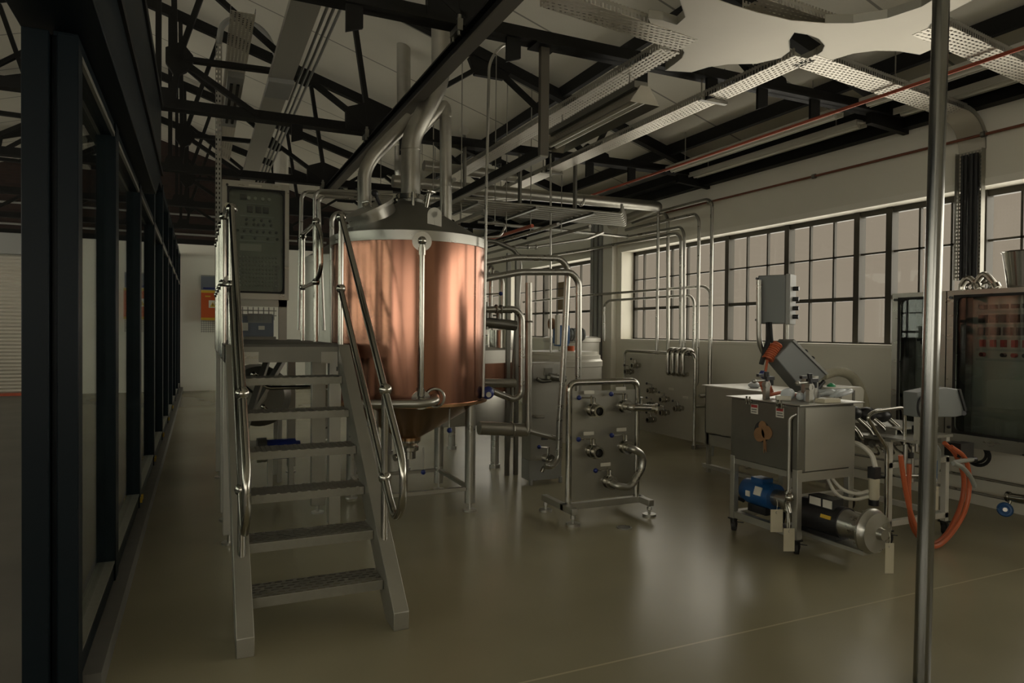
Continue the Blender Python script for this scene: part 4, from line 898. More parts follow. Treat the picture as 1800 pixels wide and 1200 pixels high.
for x in (2.75, 3.45, 4.2):
    MB().box(x-0.02, x+0.02, 6.88, 7.74, 2.885, 2.912).box(x-0.012, x+0.012, 7.32, 7.38, 2.9, 3.62).build('hanger', 'darksteel', rk)
pipe([(3.815, 8.95, 3.028), (4.776, 8.95, 3.023), (6.061, 8.95, 2.998)]+[(6.0, 7.572, 2.957), (6.0, 7.498, 2.854)]+[(6.0, 7.47, 0.5), (5.83, 7.47, 0.5)], 0.021, 'pipe crossing the hall below the rack, then dropping behind the wall valve board', 'steel', 0.08, 'upright pipes by the window', joints=[((6.061, 8.95, 2.998), (1, 0, 0))])
pipe([(6.02, 12.36, 2.969), (6.02, 9.95, 2.917), (6.02, 7.682, 2.887), (6.02, 7.595, 2.813)]+[(6.02, 7.56, 0.62), (5.83, 7.56, 0.62)], 0.024, 'thick pipe along the top of the window wall, dropping beside the swing bends', 'steel', 0.08, 'upright pipes by the window')
pipe([(6.0, 9.23, 3.227), (6.0, 8.049, 3.242), (6.0, 7.036, 3.246), (6.0, 6.948, 3.172)]+[(6.0, 6.95, 0.7), (5.83, 6.95, 0.7)], 0.022, 'outermost upright pipe by the window, with the highest bend', 'steel', 0.08, 'upright pipes by the window')
pipe([(6.0, 8.908, 3.095), (6.0, 7.279, 3.092), (6.0, 7.198, 3.004)]+[(6.0, 7.20, 0.8), (5.83, 7.20, 0.8)], 0.022, 'upright pipe second from the right with the second highest bend', 'steel', 0.08, 'upright pipes by the window')
pipe([(6.05, 8.799, 3.188), (6.05, 8.009, 3.223), (6.05, 7.929, 3.13)]+[(6.05, 7.88, 0.6), (5.83, 7.88, 0.6)], 0.024, 'pale upright pipe second from the left before the long window', 'clad', 0.08, 'upright pipes by the window')
pipe([(6.1, 12.774, 2.118), (6.1, 10.066, 2.147), (6.1, 7.199, 2.129), (6.1, 7.086, 2.063)]+[(6.1, 7.08, 0.55), (5.83, 7.08, 0.55)], 0.019, 'upper of two horizontal pipes running across the middle of the windows', 'steel', 0.07, 'pipes across the windows')
pipe([(6.08, 9.622, 1.356), (6.08, 9.634, 1.957), (6.08, 9.497, 2.027), (6.08, 7.473, 2.02), (6.08, 7.378, 1.946)]+[(6.08, 7.37, 0.4), (5.83, 7.37, 0.4)], 0.019, 'lower of two horizontal pipes across the windows, turned down at both ends', 'steel', 0.06, 'pipes across the windows')
pipe([(2.742, 6.9, 2.491), (2.943, 6.9, 2.491), (3.184, 6.9, 2.406), (3.255, 6.9, 2.27)]+[(3.11, 6.9, 0.0)], 0.024, 'dark pipe bending down behind the frame right of the kettle', 'darksteel', 0.06)
pipe([(3.507, 7.6, 2.539), (3.763, 7.6, 2.554), (4.512, 7.6, 2.701), (4.767, 7.6, 2.806)], 0.020, 'pipe with a union leading from the kettle top right toward the windows', 'steel', 0.05, joints=[((3.685, 7.6, 2.55), (1, 0, 0)), ((3.794, 7.6, 2.556), (1, 0, 0))])
pipe([(2.899, 7.3, 2.757), (3.256, 7.3, 2.757), (3.185, 7.3, 2.613), (2.9, 7.3, 2.575)], 0.014, 'thin hairpin pipe just above the right shoulder of the kettle', 'steel', 0.05, hang=[(3.111, 7.3, 2.759)])
pipe([(3.779, 7.2, 3.615), (3.805, 7.2, 1.255)], 0.013, 'thin upright conduit hanging in front of the far window', 'steel')

# left group, next to the control cabinet
pipe([(1.02, 8.0, 1.5)]+[(1.041, 8.0, 3.005), (1.09, 8.0, 3.061), (2.084, 8.0, 3.092)], 0.022, 'outer pipe rising beside the control cabinet and turning right behind the kettle', 'steel', 0.07, 'pipes left of the kettle')
pipe([(1.19, 8.0, 1.5)]+[(1.169, 7.9, 3.012), (1.212, 7.9, 3.066), (2.057, 7.9, 3.126)], 0.020, 'middle pipe rising left of the kettle, turning right at the top', 'steel', 0.07, 'pipes left of the kettle')
pipe([(1.26, 7.8, 1.5)]+[(1.197, 7.8, 2.94), (1.246, 7.8, 2.988), (2.032, 7.8, 3.013)], 0.020, 'inner pipe rising left of the kettle, lowest bend of three', 'steel', 0.07, 'pipes left of the kettle')
pipe([(1.24, 7.0, 0.0)]+[(1.203, 7.0, 2.616), (1.242, 7.0, 2.676), (1.764, 7.0, 2.735)], 0.024, 'thick short bend just left of the kettle lid', 'steel', 0.07, 'pipes left of the kettle')
gz = thing('pressure_gauge', 'small round gauge on a stem on the roof steel right of the chimneys', 'gauge', (3.024, 8.1, 3.837))
MB().cyl((3.024, 8.1, 3.837), (3.022, 8.1, 3.979), 0.02).build('stem', 'darksteel', gz); gq = V((3.022, 8.1, 4.022)); MB().cyl(gq+V((0, -0.02, 0)), gq+V((0, 0.02, 0)), 0.055, n=24).build('dial', 'tankwhite', gz)

for i, (x, y0, y1, z, m_) in enumerate(((2.36, 6.6, 11.5, 3.05, 'steel'), (2.62, 6.4, 11.5, 2.72, 'galv'), (3.30, 6.7, 11.5, 2.66, 'redpipe'), (3.62, 6.7, 11.8, 2.70, 'steel'), (4.15, 6.9, 12.0, 2.74, 'galv'))):
    pipe([(x, y0, z), (x, y1, z)], 0.020, 'pipe running back under the flat rack, ' + ('next to the kettle chimney', 'second from the kettle', 'reddish one in the middle', 'fourth from the kettle', 'nearest the windows')[i], m_, 0, 'pipes running back under the rack', hang=[(x, y0+0.7, z), (x, y1-0.7, z)])
dp = thing('drop_post', 'short dark hanging post between the thin conduit and the kettle chimney', 'post', (2.35, 7.0, 2.4))
box(2.26, 2.33, 6.97, 7.03, 2.30, 2.78).build('post', 'darksteel', dp)


# ---------------------------------------------------------------- valve boards
def text_bars(m, o, u, v, w_, h_, rows=1, n=6):
    """short dark print bars on a label"""
    for r_ in range(rows):
        x = 0.08*w_
        while x < 0.9*w_:
            l = random.uniform(0.05, 0.14)*w_
            c = V(o)+V(u)*(x+l/2)+V(v)*(h_*(r_+0.5)/rows)
            nn = V(u).cross(V(v))
            m.obox(c, V(u)*l/2, V(v)*h_/rows*0.22, nn*0.0008); x += l+0.04*w_
    return m
va = thing('front_valve_stand', 'free-standing steel valve board on a foot frame in the middle of the floor', 'valve board', (3.0, 4.75, 0))
MB().tube([(2.68, 4.75, 0.13), (2.68, 4.75, 1.10), (3.33, 4.75, 1.10), (3.33, 4.75, 0.13)], 0.0255, 0.07, 16).build('tube_frame', 'polished', va)
box(2.70, 3.315, 4.745, 4.755, 0.15, 1.03).build('plate', 'panelsteel', va)
MB().box(2.62, 3.40, 4.725, 4.775, 0.085, 0.135).box(2.62, 2.67, 4.58, 5.10, 0.085, 0.135).box(3.34, 3.39, 4.58, 5.10, 0.085, 0.135).build('base', 'satin', va, 0.003)
for x, y in ((2.645, 4.61), (3.365, 4.61), (2.645, 5.07), (3.365, 5.07)):
    MB().cyl((x, y, 0.012), (x, y, 0.085), 0.012, n=8).cyl((x, y, 0.05), (x, y, 0.075), 0.020, n=6).cyl((x, y, 0), (x, y, 0.018), 0.055, n=24).build('foot', 'steel', va)
def valve(x, z, kind, label=True):
    y = 4.745
    m = MB().cyl((x, y, z), (x, y-0.035, z), 0.040, n=24).cyl((x, y-0.035, z), (x, y-0.045, z), 0.055, n=24).cyl((x, y-0.045, z), (x, y-0.085, z), 0.042, n=24).cyl((x, y-0.085, z), (x, y-0.10, z), 0.055, n=24)
    if kind == 'open':
        m.hollow((x, y-0.10, z), (x, y-0.15, z), 0.034, 0.028, 24).hollow((x, y-0.14, z), (x, y-0.15, z), 0.047, 0.028, 24)
    m.cyl((x, y-0.065, z), (x, y-0.065, z+0.10), 0.013).cyl((x-0.028, y-0.065, z+0.055), (x-0.028, y-0.065, z+0.12), 0.007, n=8).cyl((x, y-0.065, z+0.04), (x, y-0.065, z+0.06), 0.022)
    v_ = m.build('valve', 'polished', va)
    MB().cyl((x, y-0.065, z+0.10), (x-0.135, y-0.065, z+0.105), 0.0065, n=8).build('lever', 'polished', v_); MB().ball((x-0.14, y-0.065, z+0.105), 0.020, 12).build('knob', 'blue', v_)
    if kind == 'open': MB().cyl((x, y-0.105, z), (x, y-0.102, z), 0.028, n=20).build('bore_shade', 'ink', v_)  # dark disc paints the shade inside the open pipe end
    if label:
        lb = box(x-0.085, x+0.01, y-0.05, y-0.048, z+0.13, z+0.158).build('label_plate', 'label', v_)
    return v_
v1 = valve(2.87, 0.88, 'open'); v2_ = valve(3.17, 0.90, 'elbow'); v3_ = valve(2.87, 0.55, 'open'); v4_ = valve(3.18, 0.565, 'elbow'); v5_ = valve(3.03, 0.29, 'elbow')
MB().tube([(3.17, 4.645, 0.90), (3.17, 4.60, 0.90), (3.36, 4.60, 0.885)], 0.030, 0.03, 16).hollow((3.36, 4.60, 0.885), (3.40, 4.58, 0.88), 0.032, 0.026, 24).hollow((3.39, 4.585, 0.881), (3.405, 4.577, 0.879), 0.046, 0.026, 24).cyl((3.27, 4.60, 0.86), (3.27, 4.60, 0.98), 0.012).build('outlet_pipe', 'polished', va)
MB().tube([(3.18, 4.645, 0.565), (3.18, 4.585, 0.565), (3.27, 4.585, 0.52), (3.28, 4.585, 0.42), (3.16, 4.585, 0.25), (3.03, 4.585, 0.28), (3.03, 4.645, 0.29)], 0.029, 0.06, 16).build('swing_bend', 'steel', va)

vb = thing('wall_valve_board', 'steel valve board with many small valves, standing along the window wall', 'valve board', (5.83, 7.85, 0))
MB().tube([(5.83, 8.64, 0.05), (5.83, 8.64, 1.23), (5.83, 7.04, 1.23), (5.83, 7.04, 0.0)], 0.022, 0.08, 14).build('tube_frame', 'polished', vb)
box(5.826, 5.834, 7.06, 8.62, 0.10, 1.20).build('plate', 'boardsteel', vb)
MB().box(5.80, 5.86, 7.02, 7.06, 0, 0.05).box(5.83, 6.15, 7.02, 7.06, 0.02, 0.06).box(5.80, 5.86, 8.6, 8.64, 0, 0.05).build('base', 'satin', vb)
for i, (y, z) in enumerate(((8.25, 1.03), (8.42, 0.93), (7.86, 0.70), (7.57, 0.60), (7.86, 0.50), (7.57, 0.42), (7.27, 0.51), (7.86, 0.29))):
    x = 5.826
    vl = MB().cyl((x, y, z), (x-0.05, y, z), 0.034).cyl((x-0.05, y, z), (x-0.06, y, z), 0.046).cyl((x-0.06, y, z), (x-0.10, y, z), 0.036).hollow((x-0.10, y, z), (x-0.14, y, z), 0.040, 0.026).cyl((x-0.08, y, z), (x-0.08, y, z+0.085), 0.012).build('valve', 'polished', vb)
    MB().cyl((x-0.08, y, z+0.085), (x-0.08, y+0.10, z+0.09), 0.006, n=6).build('lever', 'polished', vl); MB().ball((x-0.08, y+0.105, z+0.09), 0.018, 10).build('knob', 'plastic', vl)
    if i in (3, 6, 4): box(x-0.003, x, y-0.10, y-0.0, z+0.13, z+0.16).build('label_plate', 'label', vl)
for i, t_ in enumerate(('leftmost', 'second from the left', 'third from the left', 'rightmost')):
    y = 7.50-0.105*i
    tag(MB().tube([(5.75, y, 1.00), (5.75, y, 1.285), (5.90, y-0.02, 1.285), (5.90, y-0.02, 0.98), (5.75, y, 0.95), (5.75, y, 1.02)], 0.027, 0.07, 12).build('swing_bend', 'polished'),
        'steel pipe bend hung over the wall valve board, %s of four' % t_, 'pipe bend', 'swing bends on the valve board')
tag(MB().cyl((5.74, 6.61, 0), (5.74, 6.61, 0.30), 0.035).cyl((5.74, 6.61, 0.30), (5.74, 6.61, 0.31), 0.05).build('floor_standpipe', 'greylight'), 'short capped standpipe rising from the floor beside the sheet steel trough', 'pipe')
dg = thing('floor_drain', 'round drain with a metal ring in the floor in front of the valve stand', 'drain', (2.98, 4.40, 0))
MB().hollow((2.98, 4.40, 0.0), (2.98, 4.40, 0.005), 0.06, 0.048, 32).build('ring', 'steel', dg); MB().cyl((2.98, 4.40, 0.0), (2.98, 4.40, 0.003), 0.048, n=32).build('cover', 'kerb', dg)

# sheet steel trough behind the cart
tt = thing('steel_trough', 'large sheet steel trough on a frame between the cart and the wall valve board', 'trough', (5.3, 5.2, 0))
MB().box(5.0, 5.01, 4.70, 5.86, 0.42, 0.93).box(5.59, 5.60, 4.70, 5.86, 0.42, 0.93).box(5.0, 5.60, 5.85, 5.86, 0.42, 0.93).box(5.0, 5.60, 4.70, 4.71, 0.42, 0.93).box(5.0, 5.60, 4.70, 5.86, 0.42, 0.43).build('bin', 'satin', tt)
MB().box(4.97, 5.63, 4.67, 5.89, 0.93, 0.945).build('lid', 'tankwhite', tt, 0.003)
MB().box(5.0, 5.04, 4.70, 5.86, 0.30, 0.42).box(4.98, 5.04, 4.7, 5.88, 0.05, 0.09).box(5.56, 5.60, 4.7, 5.88, 0.05, 0.09).build('frame', 'satin', tt)
for x in (5.02, 5.58):
    for y in (4.74, 5.82): box(x-0.02, x+0.02, y-0.02, y+0.02, 0, 0.42).build('leg', 'satin', tt)
cr = tag(MB().ball((5.2, 5.35, 0.975), 0.05, 10, (1.2, 1.4, 0.7)).ball((5.25, 5.22, 0.97), 0.035, 10, (1, 1.3, 0.7)).build('crumpled_cloth', 'bag'), 'crumpled pale cloth lying on the trough lid', 'cloth')


# ---------------------------------------------------------------- mobile tank cart
ct = thing('tank_cart', 'square grey steel tank on a wheeled frame with pumps beneath, front right', 'cart', (3.93, 3.7, 0))
ax0, ax1, ay0, ay1 = 3.68, 4.215, 3.38, 4.02
MB().box(ax0, ax1, ay0, ay1, 0.56, 1.015).build('tank', 'darksteel', ct, 0.006)
MB().prism([(ax0-0.03, ay1+0.03, 1.02), (ax0-0.03, ay0-0.04, 1.02), (ax1+0.06, ay0-0.04, 1.02), (ax1+0.06, ay1+0.03, 1.02)], (0, 0, 0.008)).build('lid', 'satin', ct)
box(ax0+0.06, ax1+0.004, ay0-0.008, ay0, 0.57, 1.0).build('lit_front_sheet', 'satin', ct)  # paler steel puts the brighter light on the front face into colour
for x in (ax0+0.02, ax1-0.02):
    for y in (ay0+0.02, ay1-0.02): box(x-0.022, x+0.022, y-0.022, y+0.022, 0.10, 0.58).build('leg', 'satin', ct, 0.002)
MB().box(ax0, ax1, ay0-0.005, ay0+0.04, 0.50, 0.56).box(ax0, ax1, ay1-0.04, ay1, 0.50, 0.56).box(ax0, ax0+0.04, ay0, ay1, 0.52, 0.56).box(ax1-0.04, ax1, ay0, ay1, 0.52, 0.56).build('upper_rail', 'satin', ct)
MB().box(ax0, ax0+0.05, ay0, ay1, 0.11, 0.16).box(ax1-0.05, ax1, ay0, ay1, 0.11, 0.16).box(ax0, ax1, ay1-0.05, ay1, 0.11, 0.16).box(ax0, ax1, ay0+0.15, ay0+0.20, 0.11, 0.16).box(3.82, 3.98, 2.98, 3.5, 0.105, 0.13).build('lower_rail', 'satin', ct)
def caster(parent, x, y, a=0.6, r_=0.042):
    c = MB().box(x-0.03, x+0.03, y-0.03, y+0.03, 0.095, 0.105).cyl((x, y, 0.07), (x, y, 0.10), 0.014).bar((x-0.02*math.sin(a), y+0.02*math.cos(a), 0.095), (x-0.02*math.sin(a)+0.02*math.cos(a), y+0.02*math.cos(a)+0.02*math.sin(a), 0.042), 0.004, 0.03).bar((x+0.02*math.sin(a), y-0.02*math.cos(a), 0.095), (x+0.02*math.sin(a)+0.02*math.cos(a), y-0.02*math.cos(a)+0.02*math.sin(a), 0.042), 0.004, 0.03).build('caster', 'rubber', parent)
    w_ = V((-math.sin(a), math.cos(a), 0))*0.014; o = V((x+0.02*math.cos(a), y+0.02*math.sin(a), r_))
    MB().cyl(o-w_, o+w_, r_, n=20).build('wheel', 'rubber', c)
    MB().bar((x+0.03, y-0.01, 0.07), (x+0.075, y-0.02, 0.062), 0.014, 0.006).build('brake_tab', 'plastic', c)
for x, y in ((ax0+0.02, ay0+0.02), (ax0+0.02, ay1-0.02), (ax1-0.02, ay0+0.02), (ax1-0.02, ay1-0.02)): caster(ct, x, y)
# corner conduit on the left-hand face
MB().tube([(3.665, 3.44, 0.12), (3.665, 3.44, 0.93), (3.69, 3.40, 0.96)], 0.013, 0.04, 12).build('corner_pipe', 'steel', ct)
MB().cyl((3.66, 3.44, 0.30), (3.66, 3.44, 0.36), 0.026).cyl((3.66, 3.44, 0.40), (3.66, 3.44, 0.43), 0.022).tube([(3.66, 3.44, 0.38), (3.62, 3.40, 0.36), (3.62, 3.38, 0.30)], 0.012, 0.03).ball((3.62, 3.39, 0.40), 0.03).build('pipe_valve', 'polished', ct)
# tape residue and warning stickers on the left face
MB().cyl((3.678, 3.70, 0.80), (3.675, 3.70, 0.80), 0.075, n=22).build('tape_ring', 'rubber', ct)
MB().cyl((3.678, 3.725, 0.775), (3.673, 3.725, 0.775), 0.052, n=18).cyl((3.678, 3.655, 0.80), (3.673, 3.655, 0.80), 0.05, n=18).cyl((3.678, 3.695, 0.84), (3.6735, 3.695, 0.84), 0.038, n=16).prism([(3.672, 3.685, 0.76), (3.672, 3.665, 0.76), (3.672, 3.655, 0.66), (3.672, 3.672, 0.68), (3.672, 3.68, 0.65)], (0.006, 0, 0)).build('tape_residue', 'brown', ct)
for y in (3.78, 3.54):
    s_ = box(3.677, 3.68, y-0.035, y+0.035, 0.92, 0.99).build('warning_sticker', 'label', ct)
    box(3.6755, 3.677, y-0.03, y+0.03, 0.965, 0.985).build('red_band', 'red', s_)
    text_bars(MB(), (3.6765, y+0.03, 0.925), (0, -1, 0), (0, 0, 1), 0.06, 0.035, 2).build('small_print', 'ink', s_)
for y in (3.82, 3.52): MB().box(3.645, 3.69, y-0.02, y+0.02, 1.0, 1.018).cyl((3.655, y+0.015, 0.985), (3.655, y+0.015, 1.045), 0.007, n=8).cyl((3.655, y-0.015, 0.985), (3.655, y-0.015, 1.045), 0.007, n=8).build('lid_latch', 'polished', ct)
# blue motor pump
bm_ = MB().cyl((3.86, 3.99, 0.30), (3.86, 3.74, 0.30), 0.095, n=28).cyl((3.86, 4.03, 0.30), (3.86, 3.99, 0.30), 0.088, n=28).box(3.81, 3.91, 3.82, 3.94, 0.37, 0.42).build('blue_motor', 'motorblue', ct)
lab(bm_, 'blue electric motor')
MB().cyl((3.86, 3.74, 0.30), (3.86, 3.62, 0.30), 0.06, n=20).cyl((3.86, 3.62, 0.30), (3.86, 3.58, 0.30), 0.085, n=24).cyl((3.86, 3.60, 0.36), (3.86, 3.60, 0.50), 0.02).build('pump_head', 'steel', ct)
MB().box(3.80, 3.92, 3.78, 3.96, 0.16, 0.215).build('motor_foot', 'plastic', ct)
MB().box(3.755, 3.765, 3.90, 3.94, 0.28, 0.32).obox((3.772, 3.83, 0.335), (0.004, 0, -0.002), (0, 0.035, 0), (0.01, 0, 0.03)).build('rating_plate', 'label', bm_)
MB().hose([(3.80, 4.0, 0.22), (3.73, 4.02, 0.27), (3.715, 4.02, 0.42), (3.74, 4.01, 0.58)], 0.013, 8).build('black_cable', 'rubber', ct)
# black motor pump, sticking out towards the viewer
km = MB().cyl((3.90, 3.52, 0.25), (3.90, 3.17, 0.25), 0.105, n=28).box(3.83, 3.93, 3.22, 3.42, 0.33, 0.40).build('black_motor', 'plastic', ct)
MB().obox((3.826, 3.36, 0.365), (0.003, 0, 0), (0, 0.045, 0), (0, 0, 0.026)).obox((3.826, 3.26, 0.365), (0.003, 0, 0), (0, 0.035, 0), (0, 0, 0.026)).build('rating_plate', 'label', km)
MB().obox((3.80, 3.25, 0.285), (0.004, 0, -0.002), (0, 0.04, 0), (0.004, 0, 0.011)).build('yellow_sticker', 'yellow', km)
m = MB().cyl((3.90, 3.17, 0.25), (3.90, 3.07, 0.25), 0.095, 0.075, n=28).cyl((3.90, 3.07, 0.25), (3.90, 3.01, 0.25), 0.075, n=28)
for i in range(8):
    a = 2*PI*i/8; m.cyl((3.90+0.11*math.cos(a), 3.05, 0.25+0.11*math.sin(a)), (3.90+0.11*math.cos(a), 2.99, 0.25+0.11*math.sin(a)), 0.009, n=8)
m.build('adapter', 'steel', ct)
MB().lathe([(0.0, 0), (0.13, 0), (0.145, 0.015), (0.145, 0.03), (0.13, 0.045), (0.125, 0.07), (0.04, 0.085), (0.035, 0.12), (0.0, 0.12)], (3.90, 3.01, 0.25), 40, (0, -1, 0)).build('pump_head', 'steel', ct)
MB().box(3.84, 3.96, 3.2, 3.5, 0.13, 0.16).build('motor_foot', 'plastic', ct)
def card(name, x, y, z, w_, h_, label, rot=0.3, mat='tag'):
    t = thing(name, label, 'tag', (x, y, z))
    u = V((math.cos(rot), -math.sin(rot), 0))
    MB().prism([V((x, y, z))-u*w_/2, V((x, y, z))+u*w_/2, V((x, y, z))+u*w_/2-V((0, 0, h_)), V((x, y, z))-u*w_/2-V((0, 0, h_))], u.cross(V((0, 0, 1)))*0.002).build('card', mat, t)
    MB().hose([(x, y, z-0.01), (x+0.005, y, z+0.03), (x+0.02, y+0.02, z+0.06)], 0.002, 5).build('string', 'plasticwhite', t)
    MB().torus((x, y-0.002, z-0.02), (0, 1, 0), 0.008, 0.002, 12, k=6).build('eyelet', 'steel', t)
    return t
card('paper_tag', 3.60, 3.48, 0.30, 0.085, 0.155, 'cream card tag hanging in front of the blue motor', 0.4)
card('paper_tag', 3.60, 3.37, 0.20, 0.075, 0.155, 'cream card tag hanging low beside the front cart leg', 0.4)
card('paper_tag', 3.93, 2.88, 0.20, 0.055, 0.19, 'cream card tag hanging from the round pump head', 0.4)

# stand with two grey control boxes behind the cart lid
cs = thing('control_box_stand', 'bent tube stand with two grey control boxes, one upright and one tilted, above the cart', 'control box', (4.0, 3.98, 1.03))
MB().tube([(3.92, 4.0, 1.917), (3.929, 4.0, 1.434), (3.995, 4.0, 1.328), (4.533, 4.0, 0.928)], 0.020, 0.06, 14).build('stand_tube', 'steel', cs)
MB().tube([(4.247, 4.03, 1.624), (4.251, 4.03, 1.421), (4.328, 4.03, 1.261)], 0.017, 0.04, 12).build('stand_tube', 'steel', cs)
bu, bv, bc = V((0.5, -0.866, 0)), V((-0.866, -0.5, 0)), V((4.075, 3.99, 1.768))
b1 = MB().obox(bc, bu*0.105, bv*0.09, V((0, 0, 0.187))).build('upper_box', 'grey', cs, 0.008)
lab(b1, 'upright grey control box')
MB().obox(bc+bu*0.12, bu*0.016, bv*0.094, V((0, 0, 0.192))).build('box_lid', 'greylight', b1, 0.004)
for z in (1.85, 1.77, 1.70, 1.635): MB().cyl(bc+bu*0.136+V((0, 0, z-1.768)), bc+bu*0.178+V((0, 0, z-1.768)), 0.017, n=12).build('push_button', 'plastic', b1)
for z in (1.93, 1.61): MB().cyl(bc-bu*0.108+bv*0.08+V((0, 0, z-1.768)), bc-bu*0.108+bv*0.11+V((0, 0, z-1.768)), 0.010).build('hinge', 'plastic', b1)
pl = [V(p) for p in [(3.963, 3.86, 1.321), (4.124, 3.86, 1.45), (4.494, 3.86, 1.182), (4.281, 3.86, 1.04)]]
b2 = MB().prism(pl, (0.02, 0.15, 0.0)).build('lower_box', 'grey', cs, 0.008); lab(b2, 'tilted grey control box')
ed = (pl[2]-pl[1]); nn = (pl[1]-pl[0]).normalized()
MB().prism([pl[1]-V((0, 0.01, 0)), pl[2]-V((0, 0.01, 0)), pl[2]+nn*0.02-V((0, 0.01, 0)), pl[1]+nn*0.02-V((0, 0.01, 0))], (0.02, 0.17, 0)).build('box_lid', 'greylight', b2)
for f in (0.42, 0.62): c_ = pl[1]+ed*f+nn*0.02+V((0.01, 0.05, 0)); MB().cyl(c_, c_+nn*0.035, 0.017, n=12).build('push_button', 'plastic', b2)
MB().bar((4.146, 3.99, 1.265), (4.445, 3.99, 1.005), 0.05, 0.06).build('pivot_arm', 'darksteel', cs)
MB().hollow((4.416, 3.92, 1.031), (4.489, 3.92, 1.101), 0.03, 0.012, 16).cyl((4.391, 3.92, 1.022), (4.539, 3.92, 1.127), 0.016).build('clamp', 'plastic', cs)
MB().hose([(3.969, 3.95, 1.592), (3.982, 3.95, 1.488), (3.938, 3.95, 1.357), (3.906, 3.95, 1.27)], 0.018, 8).hose([(3.972, 3.93, 1.592), (3.992, 3.93, 1.444), (4.01, 3.93, 1.392)], 0.012, 8).build('black_cable', 'rubber', cs)
def coil(p, q, r_, turns, wr, n=14):
    p, q = V(p), V(q); d = (q-p).normalized(); a, b = MB()._frame(d); N_ = int(turns*n)
    return MB().tube([p+(q-p)*i/N_+(a*math.cos(2*PI*i/n)+b*math.sin(2*PI*i/n))*r_ for i in range(N_+1)], wr, 0, 6)
tag(coil((4.035, 3.92, 1.427), (3.938, 3.92, 1.306), 0.038, 9, 0.008).hose([(3.938, 3.92, 1.306), (3.922, 3.92, 1.228), (3.901, 3.92, 1.15)], 0.01, 6).build('coiled_air_hose', 'orangehose'), 'orange coiled air hose between the two grey control boxes', 'hose', 'orange coiled hoses')
tag(coil((3.831, 3.85, 1.156), (3.89, 3.85, 1.044), 0.034, 8, 0.007).hose([(3.839, 3.8, 1.05), (3.969, 3.8, 1.063), (4.115, 3.8, 1.041)], 0.014, 6).build('coiled_air_hose', 'orangehose'), 'tangle of orange coiled hose lying on the cart lid', 'hose', 'orange coiled hoses')
tag(MB().bar((3.818, 3.86, 1.211), (3.886, 3.86, 1.163), 0.035, 0.04).build('blue_hose_clip', 'blue'), 'blue clip on the orange hose behind the cart lid', 'clip')
du = thing('wrapped_duct', 'pale wrapped flexible duct arching from the tilted box down behind the cart', 'duct', (5.022, 4.15, 1.174))
MB().hose([(4.791, 4.15, 1.154), (4.953, 4.15, 1.185), (5.105, 4.15, 1.158), (5.22, 4.15, 1.066), (5.295, 4.15, 0.92), (5.327, 4.15, 0.793)], 0.042, 14).build('duct', 'insulation', du)
# things lying on the cart lid
ZL = 1.029
def clampstand(x, y, t_):
    t = thing('clamp_stand', t_, 'clamp', (x, y, ZL), 'clamps on the cart lid')
    MB().box(x-0.02, x+0.02, y-0.015, y+0.015, ZL, ZL+0.13).build('post', 'satin', t); MB().hollow((x, y-0.018, ZL+0.105), (x, y+0.018, ZL+0.105), 0.026, 0.014).build('eye', 'satin', t)
    MB().box(x-0.015, x+0.06, y-0.02, y+0.02, ZL+0.14, ZL+0.165).cyl((x, y, ZL+0.13), (x, y, ZL+0.20), 0.018).cyl((x+0.05, y, ZL+0.10), (x+0.05, y, ZL+0.16), 0.014).build('clamp_body', 'plastic', t)
    MB().cyl((x-0.11, y, ZL+0.135), (x, y, ZL+0.14), 0.008).ball((x-0.115, y, ZL+0.135), 0.018, 10).build('screw', 'steel', t); MB().box(x-0.085, x-0.035, y-0.012, y+0.012, ZL+0.165, ZL+0.185).build('handle', 'plastic', t)
clampstand(3.73, 3.72, 'small clamp on a flat post, left of the two on the cart lid')
clampstand(3.86, 3.45, 'small clamp on a flat post, right of the two on the cart lid')
tag(MB().hollow((4.05, 3.62, ZL), (4.05, 3.62, ZL+0.17), 0.058, 0.054, 32).build('steel_cylinder', 'satin'), 'short open steel cylinder standing on the cart lid below the tilted box', 'cylinder')
m = MB()
for i in range(5): m.hose([(4.08+0.02*i, 3.60-0.03*i, ZL+0.02+0.016*(i % 3)), (4.16, 3.55-0.03*i, ZL+0.05+0.012*(i % 2)), (4.22+0.01*i, 3.62-0.04*i, ZL+0.03+0.01*i), (4.16-0.02*i, 3.72, ZL+0.04), (4.07, 3.66, ZL+0.025)], 0.016, 8)
tag(m.build('cable_bundle', 'bag'), 'loose bundle of pale bagged cables on the right of the cart lid', 'cable bundle')
tag(box(3.90, 4.06, 3.36, 3.44, ZL, ZL+0.028).build('foam_block', 'tag', bevel=0.003), 'cream foam block on the front edge of the cart lid', 'block')
tag(MB().lathe([(0, 0), (0.04, 0), (0.042, 0.01), (0.042, 0.09), (0.015, 0.12), (0.015, 0.14), (0, 0.14)], (3.80, 3.60, ZL+0.042), 20, (0.8, 0.5, 0.0)).build('plastic_bottle', 'bag'), 'clear plastic bottle lying between the two clamps', 'bottle')
tag(MB().lathe([(0.0, 0), (0.032, 0), (0.036, 0.02), (0.03, 0.06), (0.02, 0.07), (0, 0.07)], (3.93, 3.52, ZL), 18).ball((3.90, 3.57, ZL+0.03), 0.03, 10).build('bag_of_parts', 'bag'), 'small crumpled clear bag of parts beside the right clamp', 'bag')
tag(MB().cyl((3.72, 3.62, ZL+0.018), (3.80, 3.56, ZL+0.018), 0.018).build('white_sleeve', 'plasticwhite'), 'short white plastic sleeve lying on the cart lid between the two clamps', 'sleeve')

